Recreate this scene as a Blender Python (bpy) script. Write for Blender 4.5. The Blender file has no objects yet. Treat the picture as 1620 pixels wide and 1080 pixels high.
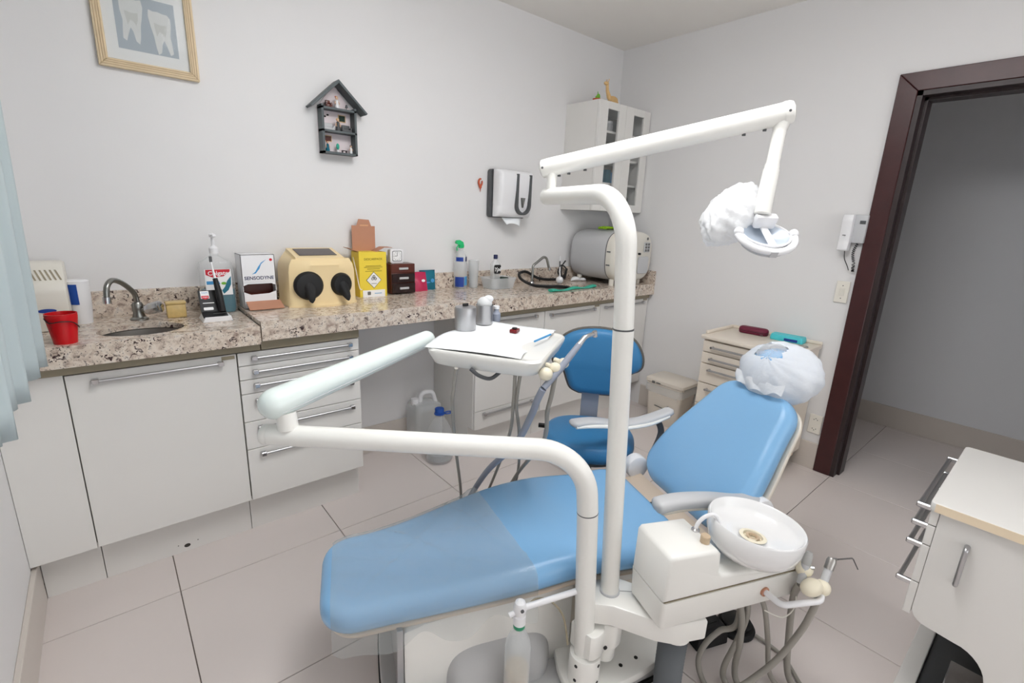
import bpy, bmesh, math, random
from mathutils import Vector, Matrix
random.seed(7)
S = bpy.context.scene
COL = S.collection
PI = math.pi
R = math.radians

# ------------------------------------------------------------------ camera
cam_d = bpy.data.cameras.new('camera'); cam = bpy.data.objects.new('camera', cam_d); COL.objects.link(cam)
yaw, pit, rol = 0.70860457, 0.25553309, 0.04283159
fwd = Vector((math.sin(yaw)*math.cos(pit), math.cos(yaw)*math.cos(pit), -math.sin(pit)))
rt = Vector((math.cos(yaw), -math.sin(yaw), 0)); up = rt.cross(fwd)
cr, sr = math.cos(rol), math.sin(rol)
rt2 = cr*rt + sr*up; up2 = -sr*rt + cr*up
m = Matrix((rt2, up2, -fwd)).transposed().to_4x4(); m.translation = (0, 0, 1.4)
cam.matrix_world = m
cam_d.sensor_width = 36; cam_d.lens = 759.566/1620*36; cam_d.clip_start = .02
S.camera = cam
S.cycles.caustics_reflective = False; S.cycles.caustics_refractive = False
S.cycles.max_bounces = 7; S.cycles.diffuse_bounces = 4; S.cycles.glossy_bounces = 3; S.cycles.use_adaptive_sampling = True; S.cycles.adaptive_threshold = .05; S.cycles.adaptive_min_samples = 24

# ------------------------------------------------------------------ light and exposure
W = bpy.data.worlds.new('world'); S.world = W; W.use_nodes = True
bg = W.node_tree.nodes['Background']; bg.inputs[0].default_value = (.96, .98, 1, 1); bg.inputs[1].default_value = 2.3
LAMP = 9.0            # strength of the ceiling light diffuser
vs = S.view_settings
vs.view_transform = 'Standard'; vs.look = 'None'; vs.gamma = 1; vs.use_curve_mapping = False; vs.exposure = 0.21

# ------------------------------------------------------------------ materials
MATS = {}
def srgb(c):
    f = lambda v: v/12.92 if v <= .04045 else ((v+.055)/1.055)**2.4
    return tuple(f(v/255) for v in c)
def mat(name, c, rough=.5, metal=0, spec=.5, trans=0, emit=0, coat=0, noise=0, nscale=8, bump=0, bscale=60, sss=0, alpha=1, ior=1.45):
    M = bpy.data.materials.new(name); M.use_nodes = True; nt = M.node_tree; b = nt.nodes['Principled BSDF']
    col = srgb(c) + (1,)
    b.inputs['Base Color'].default_value = col; b.inputs['Roughness'].default_value = rough; b.inputs['Metallic'].default_value = metal
    b.inputs['Specular IOR Level'].default_value = spec; b.inputs['Transmission Weight'].default_value = trans; b.inputs['IOR'].default_value = ior
    b.inputs['Coat Weight'].default_value = coat; b.inputs['Coat Roughness'].default_value = .08; b.inputs['Alpha'].default_value = alpha
    if emit: b.inputs['Emission Color'].default_value = col; b.inputs['Emission Strength'].default_value = emit
    tc = nt.nodes.new('ShaderNodeTexCoord')
    if noise:
        n = nt.nodes.new('ShaderNodeTexNoise'); n.inputs['Scale'].default_value = nscale; n.inputs['Detail'].default_value = 4
        nt.links.new(tc.outputs['Object'], n.inputs['Vector'])
        mx = nt.nodes.new('ShaderNodeMix'); mx.data_type = 'RGBA'
        mx.inputs[6].default_value = tuple(v*(1-noise) for v in col[:3])+(1,); mx.inputs[7].default_value = tuple(min(1, v*(1+noise)) for v in col[:3])+(1,)
        nt.links.new(n.outputs['Fac'], mx.inputs[0]); nt.links.new(mx.outputs[2], b.inputs['Base Color'])
    if bump:
        n2 = nt.nodes.new('ShaderNodeTexNoise'); n2.inputs['Scale'].default_value = bscale; n2.inputs['Detail'].default_value = 3
        nt.links.new(tc.outputs['Object'], n2.inputs['Vector'])
        bp = nt.nodes.new('ShaderNodeBump'); bp.inputs['Strength'].default_value = bump; bp.inputs['Distance'].default_value = .004
        nt.links.new(n2.outputs['Fac'], bp.inputs['Height']); nt.links.new(bp.outputs['Normal'], b.inputs['Normal'])
    MATS[name] = M; return M
def film(name, c, opac, rough=.1, diffuse=0.0, bump=0):
    """thin clear plastic: mostly see-through, with a gloss and a little haze"""
    M = bpy.data.materials.new(name); M.use_nodes = True; nt = M.node_tree; b = nt.nodes['Principled BSDF']
    b.inputs['Base Color'].default_value = srgb(c)+(1,); b.inputs['Roughness'].default_value = rough
    tr = nt.nodes.new('ShaderNodeBsdfTransparent'); mx = nt.nodes.new('ShaderNodeMixShader'); fr = nt.nodes.new('ShaderNodeLayerWeight'); fr.inputs['Blend'].default_value = .5
    pw = nt.nodes.new('ShaderNodeMath'); pw.operation = 'POWER'; pw.inputs[1].default_value = 4.0; ml = nt.nodes.new('ShaderNodeMath'); ml.operation = 'MULTIPLY'; ml.inputs[1].default_value = .7
    ad = nt.nodes.new('ShaderNodeMath'); ad.operation = 'ADD'; ad.use_clamp = True; ad.inputs[1].default_value = opac
    nt.links.new(fr.outputs['Facing'], pw.inputs[0]); nt.links.new(pw.outputs[0], ml.inputs[0]); nt.links.new(ml.outputs[0], ad.inputs[0]); nt.links.new(ad.outputs[0], mx.inputs[0]); nt.links.new(tr.outputs[0], mx.inputs[1]); nt.links.new(b.outputs[0], mx.inputs[2])
    nt.links.new(mx.outputs[0], nt.nodes['Material Output'].inputs['Surface'])
    if bump:
        tc = nt.nodes.new('ShaderNodeTexCoord'); n2 = nt.nodes.new('ShaderNodeTexNoise'); n2.inputs['Scale'].default_value = 9; n2.inputs['Distortion'].default_value = 1.5
        nt.links.new(tc.outputs['Object'], n2.inputs['Vector']); bp = nt.nodes.new('ShaderNodeBump'); bp.inputs['Strength'].default_value = bump; bp.inputs['Distance'].default_value = .01
        nt.links.new(n2.outputs['Fac'], bp.inputs['Height']); nt.links.new(bp.outputs['Normal'], b.inputs['Normal']); nt.links.new(bp.outputs['Normal'], fr.inputs['Normal'])
    MATS[name] = M; return M
def cloth(name, c, transl, noise=0):
    M = bpy.data.materials.new(name); M.use_nodes = True; nt = M.node_tree; nt.nodes.remove(nt.nodes['Principled BSDF'])
    d = nt.nodes.new('ShaderNodeBsdfDiffuse'); t = nt.nodes.new('ShaderNodeBsdfTranslucent'); mx = nt.nodes.new('ShaderNodeMixShader'); mx.inputs[0].default_value = transl
    d.inputs[0].default_value = srgb(c)+(1,); t.inputs[0].default_value = srgb(c)+(1,)
    nt.links.new(d.outputs[0], mx.inputs[1]); nt.links.new(t.outputs[0], mx.inputs[2]); nt.links.new(mx.outputs[0], nt.nodes['Material Output'].inputs['Surface'])
    tc = nt.nodes.new('ShaderNodeTexCoord'); n2 = nt.nodes.new('ShaderNodeTexNoise'); n2.inputs['Scale'].default_value = 40 if not noise else noise
    bp = nt.nodes.new('ShaderNodeBump'); bp.inputs['Strength'].default_value = .25; bp.inputs['Distance'].default_value = .006
    nt.links.new(tc.outputs['Object'], n2.inputs['Vector']); nt.links.new(n2.outputs['Fac'], bp.inputs['Height']); nt.links.new(bp.outputs['Normal'], d.inputs['Normal'])
    MATS[name] = M; return M

mat('wall', (232, 231, 231), .55, noise=.012, nscale=3, bump=.03, bscale=180)
mat('ceil', (246, 243, 238), .8, noise=.01)
mat('corridor_wall', (224, 225, 228), .7)
mat('tile', (222, 213, 209), .22, spec=.45, noise=.03, nscale=2.2)
mat('grout', (128, 118, 110), .8)
mat('skirt', (208, 200, 192), .3, noise=.02)
mat('plaster', (214, 214, 212), .7, noise=.03, nscale=20)
mat('lam', (228, 226, 222), .38, noise=.008)
mat('lam_edge', (150, 146, 138), .5)
mat('cream_lam', (232, 222, 208), .4)
mat('cream_edge', (236, 218, 190), .4)
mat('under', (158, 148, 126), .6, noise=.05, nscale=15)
mat('gap', (60, 56, 52), .8)
mat('chrome', (200, 200, 202), .18, 1)
mat('satin', (186, 186, 188), .34, 1)
mat('old_metal', (150, 150, 146), .3, 1, noise=.12, nscale=40)
mat('steel', (178, 175, 171), .36, 1)
mat('wood_dark', (66, 34, 34), .32, noise=.25, nscale=14, spec=.5)
mat('wood_jamb', (50, 38, 38), .4, noise=.2, nscale=12)
mat('enamel', (238, 237, 232), .28, spec=.5, coat=.25)
mat('enamel_cool', (226, 236, 233), .24, spec=.5, coat=.3)
mat('plastic_white', (238, 238, 240), .3)
mat('bowl_white', (238, 238, 238), .18, coat=.4)
mat('plastic_off', (226, 222, 212), .4)
mat('plastic_grey', (196, 197, 199), .4)
mat('base_grey', (190, 190, 190), .4)
mat('hose_grey', (158, 154, 146), .5)
mat('hose_blue', (150, 156, 170), .45)
mat('duct_grey', (112, 116, 120), .5)
mat('black', (26, 26, 27), .5)
mat('rubber', (34, 34, 35), .75)
mat('black_gloss', (22, 22, 24), .25)
mat('grey_dark', (86, 88, 90), .5)
mat('stool_blue', (56, 122, 170), .42, bump=.12, bscale=140)
mat('vinyl', (136, 186, 228), .22, spec=.45, bump=.05, bscale=220, noise=.03, nscale=5)
mat('piping', (96, 92, 86), .6)
mat('chair_tan', (214, 196, 176), .5)
mat('chair_shell', (226, 218, 204), .45)
film('film', (196, 204, 204), .26, .07, bump=.6)
film('clear', (238, 241, 243), .12, .08)
film('sheer', (244, 246, 248), .25, .6)
film('clear_soft', (232, 236, 238), .30, .25)
film('glass', (205, 210, 210), .06, .03)
film('liquid', (236, 222, 200), .55, .2)
mat('red_plastic', (200, 18, 26), .25)
mat('red_dark', (120, 12, 20), .25)
mat('red_print', (206, 28, 48), .45)
mat('amber', (236, 204, 136), .25, trans=.25, noise=.2, nscale=60)
mat('yellow', (240, 214, 70), .5)
mat('card', (190, 138, 112), .75, noise=.04, nscale=30)
mat('card_edge', (220, 170, 130), .7)
mat('beige', (240, 216, 168), .38)
mat('smoke', (62, 48, 48), .2)
mat('brown', (92, 44, 34), .25)
mat('brown_dark', (40, 22, 20), .22)
mat('teal', (20, 110, 132), .35)
mat('teal_dark', (12, 84, 104), .35)
mat('magenta', (190, 40, 84), .35)
mat('green_trig', (40, 196, 120), .35)
mat('green_liq', (40, 150, 110), .3)
mat('teal_liq', (20, 120, 140), .15, trans=.3)
mat('teal_cloth', (60, 176, 150), .6)
mat('sponge', (50, 66, 58), .9)
mat('blue_cap', (24, 74, 160), .35)
mat('blue_print', (34, 66, 150), .5)
mat('navy_print', (28, 38, 84), .5)
mat('sky_print', (70, 150, 205), .5)
mat('white_print', (244, 244, 244), .5)
mat('grey_print', (110, 110, 108), .6)
mat('olive_print', (120, 104, 30), .6)
mat('black_print', (24, 24, 26), .5)
mat('paper', (244, 247, 249), .8)
mat('glove', (150, 196, 30), .45)
mat('frame_bead', (206, 182, 146), .5)
mat('frame_wood', (228, 208, 174), .5, noise=.12, nscale=30)
mat('mat_board', (238, 239, 238), .8)
mat('art_bg', (176, 186, 194), .8, noise=.05, nscale=12)
mat('tip_grey', (176, 176, 174), .4)
mat('tooth', (222, 224, 222), .8, noise=.06, nscale=40)
mat('tooth_shade', (208, 210, 206), .8)
mat('house_grey', (88, 96, 98), .5, noise=.06, nscale=30)
mat('house_in', (232, 220, 222), .7)
mat('skin', (226, 186, 156), .6)
mat('clay', (196, 92, 62), .6)
mat('straw', (222, 184, 128), .7, noise=.15, nscale=40)
mat('leaf', (112, 176, 54), .5)
mat('wine', (106, 24, 52), .6)
mat('aqua', (80, 204, 214), .5, noise=.08, nscale=50)
mat('mirror', (196, 206, 218), .3, .25)
mat('bin', (226, 218, 206), .4)
mat('tan_knob', (196, 174, 146), .5)
mat('cream_ball', (238, 230, 208), .45)
mat('ivory', (234, 230, 220), .45)
mat('lamp_white', (255, 252, 246), .4, emit=1)
MATS['lamp_white'].node_tree.nodes['Principled BSDF'].inputs['Emission Strength'].default_value = LAMP
MATS['lamp_white'].node_tree.nodes['Principled BSDF'].inputs['Emission Color'].default_value = (.99, .99, 1, 1)
cloth('curtain', (226, 236, 238), .45)
cloth('cap_cloth', (248, 249, 250), .35, 90)
cloth('bag', (232, 230, 226), .4)

def granite():
    M = bpy.data.materials.new('granite'); M.use_nodes = True; nt = M.node_tree; N = nt.nodes; K = nt.links; b = N['Principled BSDF']
    b.inputs['Roughness'].default_value = .16; b.inputs['Specular IOR Level'].default_value = .5
    tc = N.new('ShaderNodeTexCoord')
    def noise(s, det=3, dist=0.):
        n = N.new('ShaderNodeTexNoise'); n.inputs['Scale'].default_value = s; n.inputs['Detail'].default_value = det; n.inputs['Distortion'].default_value = dist; K.new(tc.outputs['Object'], n.inputs['Vector']); return n
    def ramp(src, stops):
        r = N.new('ShaderNodeValToRGB'); e = r.color_ramp.elements
        while len(e) < len(stops): e.new(.5)
        for i, (p, c) in enumerate(stops): e[i].position = p; e[i].color = srgb(c)+(1,)
        K.new(src, r.inputs[0]); return r
    base = ramp(noise(38, 4, .6).outputs['Fac'], [(.30, (168, 148, 136)), (.45, (208, 192, 176)), (.60, (226, 214, 200)), (.75, (190, 182, 176))])
    dark = ramp(noise(62, 3, 1.2).outputs['Fac'], [(.0, (255, 255, 255)), (.40, (255, 255, 255)), (.425, (0, 0, 0))])
    mott = ramp(noise(13, 2, .5).outputs['Fac'], [(.38, (0, 0, 0)), (.58, (255, 255, 255))])
    mul = N.new('ShaderNodeMath'); mul.operation = 'MULTIPLY'; K.new(dark.outputs[0], mul.inputs[0]); K.new(mott.outputs[0], mul.inputs[1])
    fine = ramp(noise(170, 2).outputs['Fac'], [(.0, (255, 255, 255)), (.33, (255, 255, 255)), (.36, (0, 0, 0))])
    mx = N.new('ShaderNodeMix'); mx.data_type = 'RGBA'; K.new(mul.outputs[0], mx.inputs[0]); K.new(base.outputs[0], mx.inputs[6]); mx.inputs[7].default_value = srgb((64, 46, 46))+(1,)
    mx2 = N.new('ShaderNodeMix'); mx2.data_type = 'RGBA'; K.new(fine.outputs[0], mx2.inputs[0]); K.new(mx.outputs[2], mx2.inputs[6]); mx2.inputs[7].default_value = srgb((96, 88, 86))+(1,)
    K.new(mx2.outputs[2], b.inputs['Base Color']); MATS['granite'] = M
granite()

# ------------------------------------------------------------------ mesh helpers
class G:
    def __init__(s): s.bm = bmesh.new()
    def add(s, t, mtx=None):
        if mtx is not None: bmesh.ops.transform(t, matrix=mtx, verts=t.verts)
        me = bpy.data.meshes.new('tmp'); t.to_mesh(me); t.free(); s.bm.from_mesh(me); bpy.data.meshes.remove(me); return s
    def box(s, x0, x1, y0, y1, z0, z1, r=0, seg=2, mtx=None):
        t = bmesh.new(); bmesh.ops.create_cube(t, size=1)
        for v in t.verts: v.co = Vector(((x0+x1)/2+v.co.x*(x1-x0), (y0+y1)/2+v.co.y*(y1-y0), (z0+z1)/2+v.co.z*(z1-z0)))
        if r: bmesh.ops.bevel(t, geom=list(t.edges), offset=r, segments=seg, affect='EDGES', profile=.5)
        return s.add(t, mtx)
    def cyl(s, p0, p1, r0, r1=None, n=24, bev=0):
        r1 = r0 if r1 is None else r1; p0 = Vector(p0); p1 = Vector(p1); d = p1-p0
        q = d.to_track_quat('Z', 'Y').to_matrix().to_4x4(); q.translation = p0; L = d.length
        prof = [(0, 0), (r0, 0), (r1, L), (0, L)] if not bev else [(0, 0), (r0-bev, 0), (r0-bev*.3, bev*.3), (r0, bev), (r1, L-bev), (r1-bev*.3, L-bev*.3), (r1-bev, L), (0, L)]
        return s.lathe(prof, n=n, mtx=q)
    def lathe(s, prof, c=(0, 0, 0), n=28, sx=1, sy=1, mtx=None, a0=0, a1=2*PI):
        t = bmesh.new(); rings = []; full = abs(a1-a0-2*PI) < 1e-6
        k = n if full else n+1
        for r, z in prof:
            if r < 1e-7: rings.append([t.verts.new((c[0], c[1], c[2]+z))])
            else: rings.append([t.verts.new((c[0]+r*sx*math.cos(a0+(a1-a0)*i/n), c[1]+r*sy*math.sin(a0+(a1-a0)*i/n), c[2]+z)) for i in range(k)])
        for a, b in zip(rings, rings[1:]):
            for i in range(n):
                j = (i+1) % k if full else i+1
                if len(a) == 1 and len(b) == 1: continue
                if len(a) == 1: f = [a[0], b[j], b[i]]
                elif len(b) == 1: f = [a[i], a[j], b[0]]
                else: f = [a[i], a[j], b[j], b[i]]
                t.faces.new(f)
        bmesh.ops.recalc_face_normals(t, faces=t.faces)
        return s.add(t, mtx)
    def ball(s, c, r, n=20, k=12, mtx=None):
        r = (r, r, r) if not hasattr(r, '__len__') else r
        prof = [(math.sin(PI*i/k), -math.cos(PI*i/k)) for i in range(k+1)]
        mm = Matrix.Translation(c) @ (mtx or Matrix()) @ Matrix.Diagonal((r[0], r[1], r[2], 1))
        return s.lathe(prof, n=n, mtx=mm)
    def tube(s, pts, r, n=12, caps=True, closed=False):
        pts = [Vector(p) for p in pts]; rs = r if hasattr(r, '__len__') else [r]*len(pts)
        t = bmesh.new(); rings = []; N = len(pts); nrm = None
        for i, p in enumerate(pts):
            if closed: tg = (pts[(i+1) % N]-pts[i-1]).normalized()
            else: tg = (pts[min(i+1, N-1)]-pts[max(i-1, 0)]).normalized()
            if nrm is None: nrm = tg.orthogonal().normalized()
            else: nrm = (nrm - tg*nrm.dot(tg)).normalized()
            bn = tg.cross(nrm)
            rings.append([t.verts.new(p+rs[i]*(math.cos(2*PI*k/n)*nrm+math.sin(2*PI*k/n)*bn)) for k in range(n)])
        prs = list(zip(rings, rings[1:])) + ([(rings[-1], rings[0])] if closed else [])
        for a, b in prs:
            for k in range(n): t.faces.new((a[k], a[(k+1) % n], b[(k+1) % n], b[k]))
        if caps and not closed: t.faces.new(rings[0][::-1]); t.faces.new(rings[-1])
        bmesh.ops.recalc_face_normals(t, faces=t.faces)
        return s.add(t)
    def prism(s, poly, a0, a1, axis='z', r=0, seg=2, mtx=None):
        """poly: 2d outline; axis z->(x,y), y->(x,z), x->(y,z)"""
        t = bmesh.new()
        P = {'z': lambda p, h: (p[0], p[1], h), 'y': lambda p, h: (p[0], h, p[1]), 'x': lambda p, h: (h, p[0], p[1])}[axis]
        a = [t.verts.new(P(p, a0)) for p in poly]; b = [t.verts.new(P(p, a1)) for p in poly]
        n = len(poly); t.faces.new(a[::-1]); t.faces.new(b)
        for i in range(n): t.faces.new((a[i], a[(i+1) % n], b[(i+1) % n], b[i]))
        bmesh.ops.recalc_face_normals(t, faces=t.faces)
        if r:
            ed = [e for e in t.edges if (e.verts[0] in a and e.verts[1] in a) or (e.verts[0] in b and e.verts[1] in b)] if len(poly) > 8 else list(t.edges)
            bmesh.ops.bevel(t, geom=ed, offset=r, segments=seg, affect='EDGES', profile=.5)
        return s.add(t, mtx)
    def faces(s, verts, faces, mtx=None):
        t = bmesh.new(); vs_ = [t.verts.new(v) for v in verts]
        for f in faces: t.faces.new([vs_[i] for i in f])
        return s.add(t, mtx)
    def grid(s, rows, closed=False, mtx=None):
        t = bmesh.new(); rr = [[t.verts.new(p) for p in row] for row in rows]; n = len(rr[0])
        for a, b in zip(rr, rr[1:]):
            for k in range(n if closed else n-1): t.faces.new((a[k], a[(k+1) % n], b[(k+1) % n], b[k]))
        bmesh.ops.recalc_face_normals(t, faces=t.faces)
        return s.add(t, mtx)
    def loft(s, rows, mtx=None):
        t = bmesh.new(); rr = [[t.verts.new(p) for p in row] for row in rows]; n = len(rr[0])
        for a, b in zip(rr, rr[1:]):
            for k in range(n): t.faces.new((a[k], a[(k+1) % n], b[(k+1) % n], b[k]))
        t.faces.new(rr[0][::-1]); t.faces.new(rr[-1])
        bmesh.ops.recalc_face_normals(t, faces=t.faces)
        return s.add(t, mtx)
    def mesh(s, name, off=(0, 0, 0), ang=35):
        if any(off): bmesh.ops.translate(s.bm, vec=-Vector(off), verts=s.bm.verts)
        me = bpy.data.meshes.new(name); s.bm.to_mesh(me); s.bm.free()
        me.shade_smooth(); me.set_sharp_from_angle(angle=R(ang)); return me
def spline(pts, k=8):
    pts = [Vector(p) for p in pts]; out = []
    for i in range(len(pts)-1):
        p0, p1, p2, p3 = pts[max(i-1, 0)], pts[i], pts[i+1], pts[min(i+2, len(pts)-1)]
        for j in range(k):
            t = j/k; out.append(.5*((2*p1)+(p2-p0)*t+(2*p0-5*p1+4*p2-p3)*t*t+(3*p1-p0-3*p2+p3)*t**3))
    return out+[pts[-1]]
def fillet(pts, r, k=8):
    pts = [Vector(p) for p in pts]; out = [pts[0]]
    for i in range(1, len(pts)-1):
        a = (pts[i-1]-pts[i]).normalized(); b = (pts[i+1]-pts[i]).normalized(); th = a.angle(b); d = r/math.tan(th/2)
        A, B = pts[i]+a*d, pts[i]+b*d; c = pts[i]+(a+b).normalized()*r/math.sin(th/2)
        u, v = (A-c).normalized(), (B-c).normalized(); al = u.angle(v)
        for j in range(k+1):
            t = j/k; out.append(c+r*(math.sin((1-t)*al)*u+math.sin(t*al)*v)/math.sin(al))
    return out+[pts[-1]]
def rrect(x0, x1, y0, y1, r, k=5):
    o = []
    for cx, cy, a in ((x1-r, y1-r, 0), (x0+r, y1-r, 90), (x0+r, y0+r, 180), (x1-r, y0+r, 270)):
        for i in range(k+1): t = R(a+90*i/k); o.append((cx+r*math.cos(t), cy+r*math.sin(t)))
    return o

# ------------------------------------------------------------------ object helpers
USED = {}
BASE = {}
def tag(o, label, cat, group=None):
    o['label'] = label; o['category'] = cat
    if group: o['group'] = group
    return o
def thing(name, label, cat, base=(0, 0, 0), rot=0, group=None, loc=None):
    o = bpy.data.objects.new(name, None); COL.objects.link(o); o.empty_display_size = .05
    o.location = loc if loc is not None else Matrix.Rotation(rot, 3, 'Z') @ Vector(base)
    o.rotation_euler = (0, 0, rot); BASE[o] = Vector(base) if loc is None else Vector((0, 0, 0)); return tag(o, label, cat, group)
def part(g, name, m_, parent, label=None, ang=35):
    off = BASE.get(parent, Vector((0, 0, 0)))
    me = g.mesh(name, off, ang); me.materials.append(MATS[m_])
    o = bpy.data.objects.new(name, me); COL.objects.link(o); o.parent = parent
    BASE[o] = off
    if label: o['label'] = label
    return o
def single(g, name, m_, label, cat, group=None, ang=35, base=(0, 0, 0), loc=None, rot=0):
    me = g.mesh(name, base, ang); me.materials.append(MATS[m_]); o = bpy.data.objects.new(name, me); COL.objects.link(o)
    o.location = loc if loc is not None else base; o.rotation_euler = (0, 0, rot); BASE[o] = Vector(base); return tag(o, label, cat, group)
def struct(g, name, m_, label=None, ang=35):
    me = g.mesh(name, (0, 0, 0), ang); me.materials.append(MATS[m_]); o = bpy.data.objects.new(name, me); COL.objects.link(o); o['kind'] = 'structure'
    BASE[o] = Vector((0, 0, 0))
    if label: o['label'] = label
    return o
def frame_mtx(o, x, y):
    """matrix taking local x,y,z to a frame at o with axes x, y, x cross y"""
    x = Vector(x).normalized(); y = Vector(y).normalized(); z = x.cross(y)
    mm = Matrix((x, y, z)).transposed().to_4x4(); mm.translation = o; return mm
def text(body, size, m_, parent, o, x, y, name='lettering', align='CENTER', ext=.0003, shear=0, wide=1, bold=0):
    cu = bpy.data.curves.new('txt', 'FONT'); cu.body = body; cu.size = size; cu.align_x = align; cu.align_y = 'CENTER'; cu.extrude = ext; cu.shear = shear; cu.resolution_u = 3; cu.offset = bold
    ob = bpy.data.objects.new('txt', cu); COL.objects.link(ob); dg = bpy.context.evaluated_depsgraph_get()
    me = bpy.data.meshes.new_from_object(ob.evaluated_get(dg)); bpy.data.objects.remove(ob); bpy.data.curves.remove(cu)
    me.transform(frame_mtx(Vector(o)-BASE.get(parent, Vector((0, 0, 0))), x, y) @ Matrix.Diagonal((wide, 1, 1, 1)))
    me.name = name; me.materials.clear(); me.materials.append(MATS[m_])
    t = bpy.data.objects.new(name, me); COL.objects.link(t); t.parent = parent; BASE[t] = BASE.get(parent, Vector((0, 0, 0))); return t
def plate(o, x, y, poly, h=.0006):
    """flat print or plate: 2d outline in a frame"""
    return G().prism(poly, 0, h, 'z', mtx=frame_mtx(o, x, y))
def rect(w, h, cx=0, cy=0): return [(cx-w/2, cy-h/2), (cx+w/2, cy-h/2), (cx+w/2, cy+h/2), (cx-w/2, cy+h/2)]
def ell(rx, ry, cx=0, cy=0, n=24): return [(cx+rx*math.cos(2*PI*i/n), cy+ry*math.sin(2*PI*i/n)) for i in range(n)]

# ================================================================== THE ROOM
XR, YB, XL, YF, HC = 3.113, 2.515, -.328, -2.35, 2.597
WT = .14                       # wall thickness
DY0, DY1, DH = -.12, .705, 2.06   # door opening in the right wall
XC = 4.32                      # far corridor wall
g = G().box(XL-.3, XC+.1, YF-.8, YB+.1, -.08, -.006); floor = struct(g, 'floor', 'grout')
def tiles():
    xs = [.0588+.6*k-.6*2 for k in range(0, 11)]; ys = [.70+.6*k for k in range(-6, 4)]
    cache = {}
    for x in xs:
        for y in ys:
            x0, x1 = max(x, XL), min(x+.6, XC); y0, y1 = max(y, YF-.6), min(y+.6, YB)
            if x0 < XR+WT and x1 <= XR and y0 < YF: y0 = YF
            if x1-x0 < .01 or y1-y0 < .01: continue
            w, d = x1-x0-.003, y1-y0-.003; key = (round(w, 3), round(d, 3))
            if key not in cache:
                me = G().box(-w/2, w/2, -d/2, d/2, -.012, 0, .0012, 1).mesh('tile'); me.materials.append(MATS['tile']); cache[key] = me
            o = bpy.data.objects.new('tile', cache[key]); COL.objects.link(o); o.parent = floor; o.location = ((x0+x1)/2, (y0+y1)/2, 0)
tiles()
struct(G().box(XL-.2, XR+WT, YB, YB+.12, 0, HC+.1), 'wall_back', 'wall')
FX0, FX1, FZ0, FZ1 = .0, 2.8, .55, 2.35      # unseen big window added behind the camera for soft frontal light
g = G().box(XL-.2, FX0, YF-.12, YF, 0, HC+.1).box(FX1, XR, YF-.12, YF, 0, HC+.1).box(FX0, FX1, YF-.12, YF, 0, FZ0).box(FX0, FX1, YF-.12, YF, FZ1, HC+.1); struct(g, 'wall_front', 'wall')
g = G()
for a, b, c, d in ((FX0, FX1, FZ0, FZ0+.05), (FX0, FX1, FZ1-.05, FZ1), (FX0, FX0+.05, FZ0, FZ1), (FX1-.05, FX1, FZ0, FZ1), (.91, .96, FZ0, FZ1), (1.84, 1.89, FZ0, FZ1)): g.box(a, b, YF-.09, YF-.05, c, d)
win = struct(g, 'fill_light_window', 'plastic_white')
for a, b in ((FX0+.05, .91), (.96, 1.84), (1.89, FX1-.05)): part(G().box(a, b, YF-.072, YF-.068, FZ0+.05, FZ1-.05), 'pane', 'glass', win)
pl = bpy.data.lights.new('window_portal', 'AREA'); pl.shape = 'RECTANGLE'; pl.size = FX1-FX0; pl.size_y = FZ1-FZ0; pl.cycles.is_portal = True
po = bpy.data.objects.new('window_portal', pl); COL.objects.link(po); po.location = ((FX0+FX1)/2, YF-.13, (FZ0+FZ1)/2); po.rotation_euler = (PI/2, 0, 0)
g = G().box(XR, XR+WT, DY1, YB, 0, HC+.1).box(XR, XR+WT, YF-.12, DY0, 0, HC+.1).box(XR, XR+WT, DY0, DY1, DH, HC+.1); struct(g, 'wall_right', 'wall')
WY0, WY1, WZ0, WZ1 = .6, 1.95, 1.0, 2.3
g = G().box(XL-.16, XL, YF, WY0, 0, HC+.1).box(XL-.16, XL, WY1, YB, 0, HC+.1).box(XL-.16, XL, WY0, WY1, 0, WZ0).box(XL-.16, XL, WY0, WY1, WZ1, HC+.1); struct(g, 'wall_left', 'wall')
struct(G().box(XL-.2, XC+.1, YF-.8, YB+.12, HC, HC+.1), 'ceiling', 'ceil')
struct(G().box(XC, XC+.1, YF-.8, YB+.12, 0, HC), 'wall_corridor', 'corridor_wall')
struct(G().box(XR+WT, XC, 2.2, YB+.1, 0, HC), 'wall_corridor_end', 'corridor_wall')
struct(G().box(XR, XC, YF-.9, YF-.8, 0, HC), 'wall_corridor_start', 'corridor_wall')
# window in the left wall
win = struct(G().box(XL-.13, XL-.09, WY0, WY1, WZ0, WZ0+.05).box(XL-.13, XL-.09, WY0, WY1, WZ1-.05, WZ1).box(XL-.13, XL-.09, WY0, WY0+.05, WZ0, WZ1).box(XL-.13, XL-.09, WY1-.05, WY1, WZ0, WZ1).box(XL-.13, XL-.09, 1.25, 1.30, WZ0, WZ1), 'window_1', 'plastic_white')
for a, b in ((WY0+.05, 1.25), (1.30, WY1-.05)): part(G().box(XL-.112, XL-.108, a, b, WZ0+.05, WZ1-.05), 'pane', 'glass', win)
part(G().box(XL-.158, XL-.13, WY0, WY1, WZ0, WZ1), 'daylight_block', 'plastic_grey', win)  # unseen panel added behind the curtain to keep daylight out
# baseboards
BBH = .165
struct(G().box(XL, XL+.015, YF, 2.14, 0, BBH, .002, 1), 'baseboard_left', 'skirt')
struct(G().box(.85, 1.52, YB-.012, YB, 0, BBH, .002, 1), 'baseboard_back', 'skirt')
struct(G().box(XR-.012, XR, DY1+.085, 2.05, 0, BBH, .002, 1), 'baseboard_right', 'skirt')
struct(G().box(XC-.015, XC, YF-.8, 2.2, 0, .155, .002, 1), 'baseboard_corridor', 'skirt')
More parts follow.
